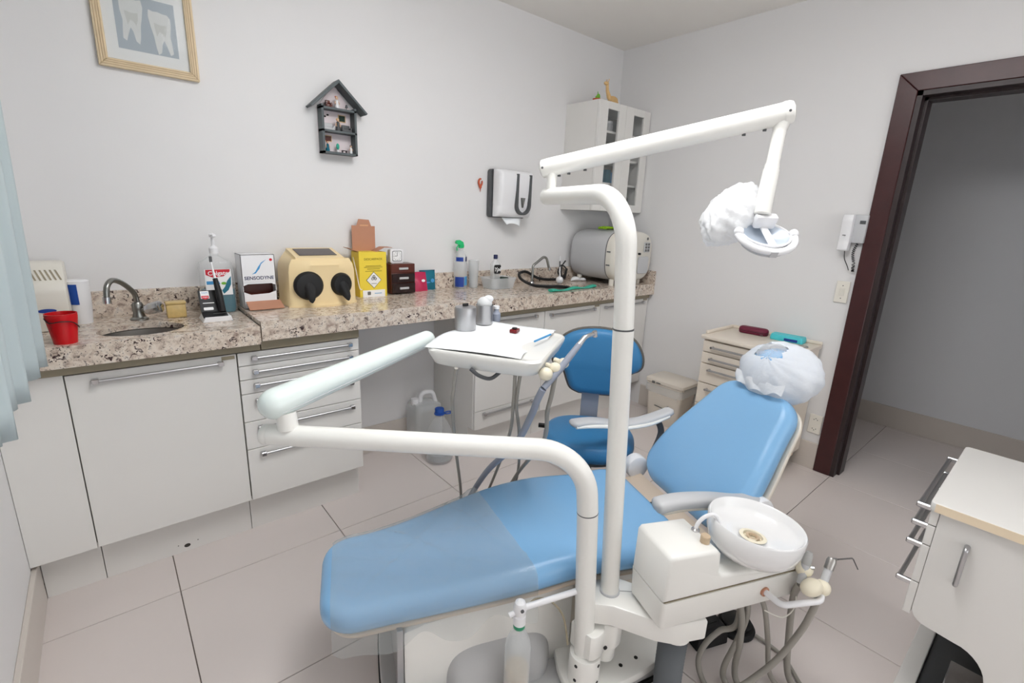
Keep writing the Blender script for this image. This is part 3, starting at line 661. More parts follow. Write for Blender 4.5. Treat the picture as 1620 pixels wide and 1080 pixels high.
# measuring cup
mc = (1.752, 2.44, ZR)
t = thing('measuring_cup', 'clear ribbed plastic measuring cup beside the spray bottle', 'cup', mc)
part(G().lathe([(0, 0), (.026, 0), (.033, .165), (.035, .168), (.033, .168), (.024, .004), (0, .004)], mc), 'cup', 'clear_soft', t)
for k in range(8): part(G().lathe([(.0275+.0007*k, .02+.018*k), (.0285+.0007*k, .0215+.018*k)], mc, 8, a0=R(290), a1=R(330)), 'scale_mark', 'grey_print', t)
# tray with bottle and sponge
tr = (1.888, 2.36, ZR)
t = thing('plastic_tray', 'clear plastic tub holding a detergent bottle and a sponge', 'tub', tr)
def tub(hw0, hd0, hw1, hd1, h, th):
    r = lambda w, d, z: [(tr[0]+p[0], tr[1]+p[1], tr[2]+z) for p in rrect(-w, w, -d, d, .018)]
    return G().loft([r(hw0, hd0, 0), r(hw1, hd1, h), r(hw1+.004, hd1+.004, h), r(hw1+.004, hd1+.004, h+.002), r(hw1-th, hd1-th, h+.002), r(hw0-th, hd0-th, th)])
part(tub(.085, .055, .098, .066, .065, .002), 'tub', 'clear_soft', t)
db = (1.872, 2.375, ZR+.003)
t = thing('detergent_bottle', 'small detergent bottle with dark blue cap in the clear tub', 'bottle', db)
part(G().loft(bottle_rows(db, [(.028, .02, 0, .012), (.032, .022, .005, .014), (.032, .022, .05, .014), (.029, .02, .08, .014), (.032, .022, .11, .014), (.031, .021, .145, .014), (.016, .014, .168, .013), (.011, .011, .175, .01), (.011, .011, .18, .01)])), 'bottle', 'clear_soft', t)
part(G().lathe([(0, .178), (.013, .178), (.013, .2), (.011, .203), (0, .203)], db), 'cap', 'navy_print', t)
part(plate((db[0], db[1]-.0225, db[2]+.118), FX, FZ, rrect(-.027, .027, -.03, .024, .008)), 'label', 'black_print', t)
text('Ypê', .034, 'white_print', t, (db[0]+.002, db[1]-.0232, db[2]+.114), FX, FZ, shear=.2, bold=.0006)
single(G().box(-.02, .02, -.03, .03, 0, .062, .006), 'sponge', 'sponge', 'dark green scouring sponge standing in the clear tub', 'sponge', loc=(1.935, 2.37, ZR+.003), rot=.3)
# black hose by the oval sink
g = G().tube(spline([(2.62, 2.47, ZR+.08), (2.56, 2.45, ZR+.02), (2.43, 2.45, ZR+.014), (2.32, 2.46, ZR+.03), (2.22, 2.47, ZR+.075), (2.13, 2.44, ZR+.07), (2.10, 2.38, ZR+.04), (2.13, 2.30, ZR+.012), (2.18, 2.225, ZR+.011), (2.26, 2.18, ZR+.012), (2.36, 2.16, ZR-.01), (2.42, 2.17, ZR-.06)], 7), .0095, 10)
single(g, 'rubber_hose', 'black', 'black rubber hose looping around the bent tap', 'hose')
# cable behind the autoclave
single(G().tube(spline([(2.60, 2.47, ZR+.14), (2.545, 2.45, ZR+.10), (2.53, 2.43, ZR+.04), (2.585, 2.45, ZR+.015), (2.60, 2.455, ZR+.08), (2.56, 2.47, ZR+.11), (2.53, 2.47, ZR+.06), (2.56, 2.46, ZR+.02)], 6), .005, 8), 'power_cable', 'black', 'coiled black cable at the rear of the autoclave', 'cable')
# bottle brush
br = (2.42, 2.36, ZR)
t = thing('ball_brush', 'white round-headed brush with its thin handle up beside the oval sink', 'brush', br)
part(G().ball((br[0]-.012, br[1]-.03, ZR+.026), (.026, .026, .026)), 'ball', 'plastic_white', t)
part(G().tube([(br[0]-.012, br[1]-.03, ZR+.05), (br[0]-.008, br[1]-.02, ZR+.11), (br[0]-.004, br[1]-.012, ZR+.19)], [.0045, .004, .003], 10), 'handle', 'plastic_white', t)
part(G().tube([(br[0]-.0075, br[1]-.019, ZR+.115), (br[0]-.0055, br[1]-.015, ZR+.155)], .0048, 10), 'grip', 'grey_dark', t)
# white crumpled thing
rows = []
for j in range(13):
    s = j/12; r = .004+.022*math.sin(PI*s)**.6*(.7+.3*math.sin(7*s+.5)) ; rows.append([(2.60+.12*s, 2.40-.035*s+r*1.1*math.cos(a), ZR+r*.85*(1+math.sin(a)*.9)+.001) for a in [2*PI*i/14 for i in range(14)]])
single(G().loft(rows), 'plastic_scoop', 'plastic_white', 'white plastic lump lying left of the autoclave', 'plastic piece', ang=60)
# teal strip of cloth
rows = []
for j in range(21):
    s = j/20; x = 2.08+.44*s; y = 2.085+.03*s; w = .022*(1+.25*math.sin(9*s)); h = .006+.004*math.sin(13*s+1)
    rows.append([(x, y+w*math.cos(a), ZR+h+h*.95*math.sin(a)) for a in [2*PI*i/12 for i in range(12)]])
single(G().loft(rows), 'folded_cloth', 'teal_cloth', 'folded teal cloth strip along the front of the oval sink', 'cloth', ang=60)
# autoclave
t = thing('autoclave', 'grey barrel-shaped autoclave with a cream front in the corner', 'autoclave', (2.85, 2.28, ZR))
def sup(cx, cz, w, h, e=3.2, n=48):
    o = []
    for i in range(n):
        a = 2*PI*i/n; c, s = math.cos(a), math.sin(a); o.append((cx+w*math.copysign(abs(c)**(2/e), c), cz+h*math.copysign(abs(s)**(2/e), s)))
    return o
ax, az, aw, ah = 2.86, ZR+.20, .222, .175
part(G().loft([[(p[0], y, p[1]) for p in sup(ax, az, aw*k, ah*k)] for y, k in ((2.478, .90), (2.465, .97), (2.44, 1), (2.14, 1.0))]), 'drum', 'plastic_grey', t, ang=40)
part(G().loft([[(p[0], y, p[1]) for p in sup(ax, az, aw*k, ah*k)] for y, k in ((2.1402, .995), (2.132, .995))]), 'gasket', 'grey_dark', t)
part(G().loft([[(p[0], y, p[1]) for p in sup(ax, az, aw*k, ah*k)] for y, k in ((2.1318, 1.002), (2.10, 1.0), (2.07, .97), (2.058, .9))]), 'front_shell', 'plastic_off', t, ang=50)
part(G().prism(rrect(ax+.045, ax+.165, az-.12, az-.0, .015), 2.049, 2.0575, 'y', .002, 1), 'door_recess', 'plastic_grey', t)
part(G().prism(rrect(ax+.10, ax+.17, az+.03, az+.1, .008), 2.05, 2.0575, 'y', .002, 1), 'key_panel', 'plastic_grey', t)
for i in range(2):
    for j in range(3): part(G().box(ax+.108+.03*i, ax+.130+.03*i, 2.048, 2.0505, az+.036+.021*j, az+.052+.021*j, .001, 1), 'key', 'grey_print', t)
part(G().cyl((ax+.14, 2.066, az+.125), (ax+.14, 2.056, az+.125), .010), 'dial', 'grey_print', t)
part(G().cyl((ax+.05, 2.06, az+.02), (ax+.05, 2.044, az+.02), .008), 'latch', 'black', t)
for dz in (-.06, .03): part(G().box(ax-aw-.001, ax-aw+.006, 2.095, 2.125, az+dz, az+dz+.008), 'hinge_slot', 'grey_dark', t)
for x in (-.15, .15):
    for y in (2.12, 2.42): part(G().cyl((ax+x, y, ZR), (ax+x, y, ZR+.045), .018), 'foot', 'plastic_off', t)
# green gloves on autoclave
g = G(); zt = az+ah+.001
rows = []
for j in range(9):
    s = j/8; w = .035*(.75+.25*math.cos(3*s)); rows.append([(2.80+.15*s*.8, 2.27-.05*s+w*math.cos(a), zt+.010+.009*math.sin(a)+.004*math.sin(8*s)) for a in [2*PI*i/14 for i in range(14)]])
g.loft(rows)
for k in range(4):
    y = 2.27+.024-.016*k; g.tube(spline([(2.81, y, zt+.012), (2.775-.006*k, y+.006-.004*k, zt+.012+.004*(k % 2)), (2.745-.004*k, y+.012-.01*k, zt+.009)], 4), [.009]*4+[.0085]*4+[.006], 8)
g.tube(spline([(2.85, 2.235, zt+.012), (2.83, 2.205, zt+.010), (2.80, 2.195, zt+.008)], 4), .008, 8)
single(g, 'rubber_glove', 'glove', 'lime green rubber glove lying on top of the autoclave', 'glove', ang=60)

# ================================================================== ON THE BACK WALL
t = thing('framed_picture', 'framed print of two molars in a pale wooden frame', 'picture', (.24, 2.5, 1.88))
x0, x1, z0, z1, fw_ = .083, .400, 1.876, 2.30, .030
for a in ([(x0, z0), (x1, z0), (x1-fw_, z0+fw_), (x0+fw_, z0+fw_)], [(x0, z1), (x1, z1), (x1-fw_, z1-fw_), (x0+fw_, z1-fw_)], [(x0, z0), (x0+fw_, z0+fw_), (x0+fw_, z1-fw_), (x0, z1)], [(x1, z0), (x1-fw_, z0+fw_), (x1-fw_, z1-fw_), (x1, z1)]):
    part(G().prism(a, YB-.022, YB-.002, 'y', .002, 1), 'frame_side', 'frame_wood', t)
for k in (.008, .016, .023):
    part(G().box(x0+k, x1-k, YB-.0245, YB-.0215, z0+k-.001, z0+k+.0012).box(x0+k-.001, x0+k+.0012, YB-.0245, YB-.0215, z0+k, z1-k).box(x1-k-.0012, x1-k+.001, YB-.0245, YB-.0215, z0+k, z1-k), 'frame_bead', 'frame_bead', t)
part(G().box(x0+.02, x1-.02, YB-.010, YB-.003, z0+.02, z1-.02), 'mount', 'mat_board', t)
ax0, ax1, az0, az1 = .150, .338, 1.948, 2.135
art = part(G().box(ax0, ax1, YB-.0106, YB-.0099, az0, az1), 'print', 'art_bg', t)
def tooth(cx, cz, s, flip):
    p = [(-.040, .05), (-.036, .072), (-.02, .068), (-.004, .07), (.012, .066), (.030, .066), (.040, .055), (.040, .03), (.034, .0), (.038, -.03), (.040, -.055), (.028, -.062), (.02, -.04), (.010, -.018), (.002, -.03), (-.004, -.058), (-.016, -.066), (-.022, -.045), (-.026, -.01), (-.034, .02)]
    return [(cx+flip*a*s*.80, cz+b*s) for a, b in p]
part(G().prism(tooth(.203, 2.045, 1.1, -1), YB-.0114, YB-.0105, 'y'), 'tooth', 'tooth', art); part(G().prism(tooth(.287, 2.022, 1.1, 1), YB-.0114, YB-.0105, 'y'), 'tooth', 'tooth', art)
for cx, cz in ((.201, 2.068), (.288, 2.048)):
    part(G().prism([(cx-.020, cz+.012), (cx, cz+.006), (cx+.020, cz+.010), (cx+.019, cz-.012), (cx+.012, cz-.034), (cx+.005, cz-.022), (cx-.004, cz-.016), (cx-.014, cz-.036), (cx-.018, cz-.010)], YB-.0119, YB-.0113, 'y'), 'tooth_shadow', 'tooth_shade', art)
part(G().box(x0+.025, x1-.025, YB-.0165, YB-.0155, z0+.025, z1-.025), 'glazing', 'glass', t)

# little house shelf
t = thing('house_shelf', 'grey house-shaped miniature shelf with three rooms on the wall', 'wall shelf', (.957, 2.48, 1.655))
hx0, hx1, hy, hz0, hz1, hza = .872, 1.040, 2.452, 1.655, 1.862, 1.985
part(G().prism([(hx0, hz0), (hx1, hz0), (hx1, hz1), ((hx0+hx1)/2, hza-.01), (hx0, hz1)], YB-.006, YB-.001, 'y'), 'back_panel', 'house_in', t)
for a, b in ((hx0, hx0+.010), (hx1-.010, hx1)): part(G().box(a, b, hy, YB-.006, hz0, hz1+.008), 'side_wall', 'house_grey', t)
for z in (hz0, 1.752, 1.852): part(G().box(hx0, hx1, hy, YB-.006, z, z+.009), 'shelf', 'house_grey', t)
xm = (hx0+hx1)/2
part(G().prism([(xm, hza), (.820, 1.856), (.827, 1.849), (xm, hza-.016)], hy-.012, YB-.001, 'y', .001, 1), 'roof_slope', 'house_grey', t)
part(G().prism([(xm, hza), (1.094, 1.856), (1.087, 1.849), (xm, hza-.016)], hy-.012, YB-.001, 'y', .001, 1), 'roof_slope', 'house_grey', t)
part(G().prism([(xm-.022, 1.875), (xm-.016, 1.85), (xm-.03, 1.88)], YB-.0068, YB-.006, 'y'), 'wall_mark', 'red_print', t)
def mini(name, lab, c, cat, parts, scale=1):
    t = thing(name, lab, cat, loc=c, group='miniatures in the house shelf')
    for n, g_, m_ in parts: part(g_, n, m_, t)
def doll(name, lab, c, dress, hair, h=.05):
    mini(name, lab, c, 'figurine', [('body', G().lathe([(0, 0), (h*.16, 0), (h*.2, h*.1), (h*.12, h*.55), (h*.15, h*.62), (h*.06, h*.72), (0, h*.73)], n=12), dress), ('head', G().ball((0, 0, h*.83), h*.12, 10, 8), 'skin'), ('hair', G().ball((0, h*.03, h*.87), (h*.13, h*.11, h*.12), 10, 8), hair), ('arm', G().tube([(-h*.12, 0, h*.6), (-h*.2, -h*.05, h*.42), (-h*.12, -h*.12, h*.36)], h*.04, 6).tube([(h*.12, 0, h*.6), (h*.2, -h*.05, h*.42), (h*.12, -h*.12, h*.36)], h*.04, 6), 'skin')])
doll('miniature_doll', 'tiny blond doll in white in the attic of the house shelf', (.955, 2.475, 1.861), 'white_print', 'straw', .056)
doll('miniature_doll', 'tiny blond doll in dark skirt in the middle room of the house shelf', (.955, 2.475, 1.761), 'grey_dark', 'straw', .060)
doll('miniature_doll', 'tiny red-haired doll in teal in the lower room of the house shelf', (.900, 2.475, 1.664), 'teal', 'red_dark', .05)
doll('miniature_doll', 'tiny white doll at the right of the lower room of the house shelf', (1.015, 2.475, 1.664), 'white_print', 'black', .042)
def seat_mini(name, lab, c, w, m_): mini(name, lab, c, 'miniature', [('base', G().box(-w/2, w/2, -.012, .014, 0, .014, .003), m_), ('back', G().box(-w/2, w/2, .006, .016, .012, .034, .004), m_), ('arm', G().box(-w/2-.003, -w/2+.004, -.012, .014, 0, .022, .002).box(w/2-.004, w/2+.003, -.012, .014, 0, .022, .002), m_)])
seat_mini('miniature_sofa', 'tiny pale grey sofa in the middle room of the house shelf', (.912, 2.485, 1.761), .05, 'plastic_grey')
seat_mini('miniature_sofa', 'tiny dark grey sofa at the right of the middle room', (.998, 2.48, 1.761), .042, 'grey_dark')
seat_mini('miniature_chair', 'tiny brown rocking chair in the attic of the house shelf', (.915, 2.478, 1.861), .024, 'brown')
mini('miniature_tree', 'tiny pale green tree in a pot in the lower room', (.952, 2.482, 1.664), 'miniature', [('pot', G().lathe([(0, 0), (.005, 0), (.007, .012), (0, .012)], n=10), 'plastic_white'), ('foliage', G().ball((0, 0, .028), (.008, .008, .015), 10, 8), 'teal_cloth')])
mini('miniature_table', 'tiny dark table in the lower room of the house shelf', (.982, 2.478, 1.664), 'miniature', [('top', G().box(-.012, .012, -.008, .008, .010, .013), 'brown_dark'), ('leg', G().box(-.011, -.008, -.007, .007, 0, .010).box(.008, .011, -.007, .007, 0, .010), 'brown_dark')])
mini('miniature_picture', 'tiny dark framed picture in the middle room of the house shelf', (.988, YB-.0065, 1.825), 'picture', [('frame', G().box(-.018, .018, -.002, 0, -.016, .016), 'straw'), ('canvas', G().box(-.015, .015, -.003, -.001, -.013, .013), 'sponge')])
mini('miniature_picture', 'tiny brown framed picture in the lower room of the house shelf', (.915, YB-.0065, 1.727), 'picture', [('frame', G().box(-.018, .018, -.002, 0, -.014, .014), 'straw'), ('canvas', G().box(-.015, .015, -.003, -.001, -.011, .011), 'brown')])
mini('miniature_birds', 'tiny row of dark birds on the wall of the middle room', (.905, YB-.0065, 1.825), 'ornament', [('bird', G().ball((-.014, -.002, -.008), (.006, .002, .004), 8, 6).ball((0, -.002, 0), (.006, .002, .004), 8, 6).ball((.014, -.002, .008), (.006, .002, .004), 8, 6), 'brown_dark')])
mini('miniature_heart', 'tiny red heart on the attic wall of the house shelf', (.965, YB-.0065, 1.92), 'ornament', [('heart', G().ball((-.003, -.001, 0), (.004, .0015, .004), 8, 6).ball((.003, -.001, 0), (.004, .0015, .004), 8, 6), 'red_print')])
mini('miniature_lamp', 'tiny grey lamp at the right of the attic', (1.005, 2.485, 1.861), 'miniature', [('stem', G().cyl((0, 0, 0), (0, 0, .016), .0015, n=6), 'grey_dark'), ('shade', G().cyl((0, 0, .013), (0, 0, .026), .007, .004, n=10), 'grey_dark')])
# red crab ornament
t = thing('wall_ornament', 'small red ornament hanging left of the towel dispenser', 'ornament', (1.838, 2.505, 1.535))
part(G().tube([(1.838+.013*math.cos(a), 2.506, 1.592+.02*math.sin(a)) for a in [R(70+32*k) for k in range(11)]], [.004+.003*math.sin(PI*k/10) for k in range(11)], 8), 'ring', 'clay', t)
part(G().ball((1.838, 2.506, 1.566), (.010, .006, .012)), 'body', 'clay', t)
part(G().cyl((1.838, 2.506, 1.556), (1.838, 2.506, 1.535), .004, .001, 8), 'tail', 'clay', t)
# paper towel dispenser
t = thing('towel_dispenser', 'off-white paper towel dispenser with a grey U-shaped inlay', 'dispenser', (2.045, 2.45, 1.385))
x0, x1, z0, z1 = 1.90, 2.185, 1.392, 1.672
part(G().prism(rrect(x0-.006, x1+.004, z0-.006, z1+.004, .02), YB-.035, YB-.002, 'y', .003, 1), 'back_plate', 'grey_dark', t)
rows = []
for z, d in ((z0, .062), (z0+.012, .075), (z0+.03, .08), (z0+.16, .095), (z0+.25, .10), (z1-.012, .088), (z1, .07)):
    rows.append([(p[0], p[1], z) for p in rrect(x0+.004, x1-.004, YB-.035-d, YB-.034, .028)])
part(G().loft(rows), 'cover', 'plastic_white', t, ang=50)
def uarc(cx, w, zt_, zb, y, inset):
    o = [(cx-w+inset, zt_)]
    for i in range(13):
        a = PI+PI*i/12; o.append((cx+(w-inset)*math.cos(a)*1, zb+(.06-inset)*math.sin(a)+.06))
    return o+[(cx+w-inset, zt_)]
uo = uarc(2.085, .06, z1-.02, z0+.015, 0, 0); ui = uarc(2.085, .06, z1-.02, z0+.015, 0, .014)
part(G().prism(uo+ui[::-1], YB-.1425, YB-.11, 'y'), 'inlay', 'grey_dark', t)
part(G().prism([(2.07, z0+.12), (2.1, z0+.12), (2.085, z0+.06)], YB-.1365, YB-.12, 'y'), 'lock', 'grey_print', t)
rows = []
for j in range(7):
    s = j/6; rows.append([(1.96+.15*u*(1-.35*s)+.03*s, 2.44-.028*s+.01*math.sin(5*u+s), z0-.004-.045*s+.01*s*math.sin(4*u)) for u in [i/10 for i in range(11)]])
pp = part(G().grid(rows), 'paper_sheet', 'paper', t, ang=80); pp.modifiers.new('thick', 'SOLIDIFY').thickness = .001

# wall cabinet with glass doors
t = thing('wall_cabinet', 'white wall cabinet with two glazed doors in the corner', 'cabinet', (2.83, 2.37, 1.46))
x0, x1, y0, z0, z1 = 2.556, 3.106, 2.238, 1.46, 2.145
part(G().box(x0, x0+.016, y0, YB-.001, z0, z1), 'side_panel', 'lam', t); part(G().box(x1-.016, x1, y0, YB-.001, z0, z1), 'side_panel', 'lam', t)
part(G().box(x0+.016, x1-.016, y0, YB-.001, z1-.016, z1), 'top_panel', 'lam', t); part(G().box(x0+.016, x1-.016, y0, YB-.001, z0, z0+.016), 'bottom_panel', 'lam', t)
part(G().box(x0+.016, x1-.016, YB-.01, YB-.001, z0+.016, z1-.016), 'back_panel', 'lam_edge', t)
for z in (1.635, 1.80, 1.965): part(G().box(x0+.016, x1-.016, y0+.02, YB-.01, z, z+.014), 'shelf', 'lam', t)
for a, b in ((x0+.001, 2.830), (2.832, x1)):
    d = part(G().box(a, a+.086, y0-.02, y0-.001, z0, z1, .0012, 1).box(b-.072, b, y0-.02, y0-.001, z0, z1, .0012, 1).box(a+.086, b-.072, y0-.02, y0-.001, z1-.045, z1, .001, 1).box(a+.086, b-.072, y0-.02, y0-.001, z0, z0+.05, .001, 1), 'door', 'lam', t)
    part(G().box(a+.084, b-.07, y0-.012, y0-.009, z0+.048, z1-.043), 'pane', 'glass', d)
def shelf_thing(name, lab, x, z, prof, m_, cat='jar', extra=None, y=2.34):
    t = thing(name, lab, cat, (x, y, z), group='things inside the wall cabinet')
    part(G().lathe(prof, (x, y, z), 18), 'body', m_, t)
    if extra: part(G().lathe(extra[0], (x, y, z), 18), 'lid', extra[1], t)
jar = [(0, 0), (.03, 0), (.032, .05), (.026, .065), (0, .065)]; lid = ([(0, .064), (.028, .064), (.028, .078), (0, .08)], 'plastic_white')
shelf_thing('glass_jar', 'pale jar on the top shelf of the wall cabinet', 2.80, 1.979, jar, 'plastic_grey', extra=lid)
shelf_thing('glass_jar', 'second grey jar on the top shelf of the wall cabinet', 2.87, 1.979, [(a*1.1, b*1.3) for a, b in jar], 'grey_print')
shelf_thing('cup', 'grey cup on the second shelf of the wall cabinet', 2.80, 1.814, [(0, 0), (.025, 0), (.03, .07), (.028, .07), (.022, .005), (0, .005)], 'grey_dark', 'cup')
shelf_thing('cup', 'white cup on the second shelf of the wall cabinet', 2.87, 1.814, [(0, 0), (.028, 0), (.033, .08), (.03, .08), (.025, .005), (0, .005)], 'plastic_white', 'cup')
t = thing('medicine_box', 'teal carton behind the glass of the wall cabinet', 'box', (2.80, 2.33, 1.649), group='things inside the wall cabinet')
part(G().box(2.775, 2.82, 2.30, 2.36, 1.649, 1.74), 'carton', 'teal', t); part(G().box(2.82, 2.855, 2.30, 2.36, 1.649, 1.725), 'carton_white', 'sky_print', t)
t = thing('medicine_box', 'white and blue carton on the floor of the wall cabinet', 'box', (2.80, 2.33, 1.476), group='things inside the wall cabinet')
part(G().box(2.76, 2.85, 2.29, 2.36, 1.476, 1.57), 'carton', 'plastic_white', t); part(G().prism([(2.77, 1.49), (2.83, 1.50), (2.80, 1.55)], 2.2892, 2.29, 'y'), 'print', 'blue_print', t)
shelf_thing('flask', 'dark flask in the right half of the wall cabinet', 3.055, 1.476, [(0, 0), (.025, 0), (.025, .08), (.01, .11), (.01, .13), (0, .13)], 'grey_dark', 'flask')
# ornaments on top
t = thing('pot_plant', 'tiny green plant in a red pot on the wall cabinet', 'plant', (2.615, 2.30, 2.145))
part(G().lathe([(0, 0), (.022, 0), (.03, .018), (0, .02)], (2.615, 2.30, 2.145), 16), 'pot', 'clay', t)
part(G().ball((2.625, 2.30, 2.178), (.014, .012, .018), 10, 8).ball((2.61, 2.30, 2.172), (.01, .01, .01), 10, 8).tube([(2.622, 2.30, 2.18), (2.612, 2.295, 2.205)], .003, 6), 'leaf', 'leaf', t)
c = (2.745, 2.30, 2.145)
t = thing('animal_figurine', 'straw-coloured standing animal figurine on the wall cabinet', 'figurine', c)
part(G().ball((c[0]+.03, c[1], c[2]+.038), (.048, .022, .024)), 'body', 'straw', t)
part(G().tube([(c[0]-.01, c[1], c[2]+.045), (c[0]-.035, c[1], c[2]+.085), (c[0]-.04, c[1], c[2]+.12)], [.016, .011, .010], 10), 'neck', 'straw', t)
part(G().ball((c[0]-.05, c[1], c[2]+.125), (.022, .012, .012)), 'head', 'straw', t)
part(G().tube([(c[0]-.042, c[1]-.006, c[2]+.13), (c[0]-.038, c[1]-.012, c[2]+.152)], .003, 6).tube([(c[0]-.042, c[1]+.006, c[2]+.13), (c[0]-.034, c[1]+.012, c[2]+.152)], .003, 6), 'ear', 'straw', t)
for dx in (0, .062):
    for dy in (-.012, .012): part(G().cyl((c[0]+dx, c[1]+dy, c[2]), (c[0]+dx, c[1]+dy, c[2]+.03), .006, .008, 8), 'leg', 'straw', t)
# ================================================================== RIGHT WALL
WX, WN = (0, -1, 0), (0, 0, 1)      # left to right and up, seen from the room
t = thing('intercom', 'pale grey intercom handset on the wall beside the door frame', 'intercom', (XR-.03, .835, 1.29))
part(G().box(XR-.035, XR-.001, .785, .862, 1.335, 1.482, .006), 'wall_box', 'plastic_grey', t)
part(G().box(XR-.038, XR-.0345, .792, .818, 1.435, 1.452), 'button_panel', 'grey_dark', t)
h = part(G().prism([(XR-.018-b, a) for a, b in ((1.482, 0), (1.482, .045), (1.45, .052), (1.40, .046), (1.345, .046), (1.30, .056), (1.292, .05), (1.292, 0))], .842, .892, 'y', .006), 'handset', 'plastic_white', t)
part(G().box(XR-.072, XR-.068, .862, .876, 1.372, 1.376), 'logo', 'grey_dark', h)
cp = []
for i in range(140):
    s = i/139; a = 2*PI*17*s; zc = 1.335-.16*s if s < .62 else 1.236-.05*math.sin((s-.62)/.38*PI*.9); yc = .812+.012*math.sin(s*5)
    cp.append((XR-.02+.006*math.cos(a), yc+.006*math.sin(a)+.015*max(0, s-.62)*2, zc))
part(G().tube(cp, .0018, 6), 'coiled_cord', 'black', t)
part(G().tube(spline([(XR-.03, .862, 1.292), (XR-.02, .858, 1.25), (XR-.018, .84, 1.215), (XR-.02, .828, 1.19)], 5), .002, 6), 'cord', 'black', t)
def wall_plate(name, lab, y0, y1, z0, z1, fn, cat):
    t = thing(name, lab, cat, (XR, (y0+y1)/2, z0))
    part(G().box(XR-.009, XR-.0005, y0, y1, z0, z1, .002, 1), 'cover', 'ivory', t); fn(t, (y0+y1)/2, (z0+z1)/2)
def sw(t, y, z):
    part(G().box(XR-.012, XR-.0085, y-.012, y+.012, z-.02, z+.02, .001, 1), 'rocker', 'plastic_off', t)
    for s in (-1, 1): part(G().cyl((XR-.0095, y, z+s*.035), (XR-.0085, y, z+s*.035), .003, n=8), 'screw', 'grey_dark', t)
def outl_(t, y, z):
    for zc in (-.028, .028):
        for dy, dz in ((-.009, 0), (.009, 0), (0, -.008 if zc < 0 else .008)): part(G().cyl((XR-.0098, y+dy, z+zc+dz), (XR-.0085, y+dy, z+zc+dz), .0026, n=8), 'socket_hole', 'black', t)
wall_plate('light_switch', 'ivory light switch plate below the intercom', .808, .872, 1.01, 1.128, sw, 'switch')
wall_plate('power_outlet', 'ivory double power outlet low on the wall by the door frame', .797, .866, .222, .338, outl_, 'outlet')

# mobile drawer cabinet by the wall
t = thing('drawer_unit', 'cream drawer unit against the right wall behind the chair headrest', 'drawer unit', (2.91, 1.14, 0))
x0, x1, y0, y1, zt = 2.74, 3.095, .885, 1.395, .735
part(G().box(x0, x1, y0, y1, .10, zt, .002, 1), 'carcass', 'cream_lam', t)
part(G().prism(rrect(x0-.035, x1+.004, y0-.01, y1+.012, .012), zt, zt+.022, 'z', .004), 'top', 'cream_lam', t)
part(G().box(x1-.012, x1+.003, y0-.01, y1+.012, zt+.022, zt+.04, .003, 1).box(x0+.02, x1, y1-.004, y1+.012, zt+.022, zt+.04, .003, 1), 'rim', 'cream_lam', t)
zz = [.728, .655, .585, .462, .325, .13]
for i in range(5):
    d = part(G().box(x0-.019, x0-.001, y0+.004, y1-.004, zz[i+1]+.002, zz[i]-.004, .0012, 1), 'drawer', 'cream_lam', t)
    z = zz[i]-.034 if i > 1 else (zz[i]+zz[i+1])/2
    hh = part(G().cyl((x0-.043, y0+.12, z), (x0-.043, y1-.062, z), .006, n=12), 'handle', 'satin', d)
    for y in (y0+.125, y1-.067): part(G().cyl((x0-.049, y, z), (x0-.018, y, z), .0065, n=10), 'handle_post', 'chrome', hh)
part(G().box(x0+.02, x1-.02, y0+.02, y1-.02, .058, .10), 'plinth', 'cream_edge', t)
for x in (x0+.05, x1-.05):
    for y in (y0+.05, y1-.05):
        part(G().cyl((x, y-.012, .029), (x, y+.012, .029), .029), 'caster', 'black', t)
# things on it
t = thing('glasses_case', 'dark wine-red zipped case on the cream drawer unit', 'case', loc=(3.02, 1.235, zt+.0225), rot=R(8))
part(G().loft([[(p[0], p[1], z) for p in rrect(-.036*k, .036*k, -.085*k2, .085*k2, .034*k)] for z, k, k2 in ((0, .85, .94), (.006, .96, .985), (.016, 1, 1), (.030, .96, .985), (.037, .82, .93), (.04, .6, .85))]), 'body', 'wine', t, ang=60)
part(G().tube([(p[0], p[1], .018) for p in rrect(-.0365, .0365, -.0855, .0855, .0345)], .0012, 6, closed=True), 'zip', 'brown_dark', t)
part(G().box(-.046, -.038, -.066, -.048, .008, .010, .001, 1), 'zip_pull', 'chrome', t)
t = thing('tissue_pack', 'aqua blue soft pack on the cream drawer unit', 'pack', loc=(3.02, 1.035, zt+.0225), rot=R(4))
part(G().loft([[(p[0]+.002*math.sin(p[1]*60), p[1], z) for p in rrect(-.04*k, .04*k, -.088*k2, .088*k2, .01)] for z, k, k2 in ((0, .92, .97), (.008, 1, 1), (.024, .98, .99), (.034, .9, .95))]), 'pack', 'aqua', t, ang=60)
part(G().box(-.0415, -.038, -.06, .01, .006, .02), 'print', 'blue_print', t)
single(G().tube(spline([(2.93, 1.00, zt+.024), (2.915, .97, zt+.025), (2.95, .945, zt+.024), (2.97, .915, zt+.024), (2.94, .90, zt+.025), (2.90, .925, zt+.024)], 6), .0022, 6), 'wire_loop', 'satin', 'thin metal wire loop beside the aqua pack', 'wire')
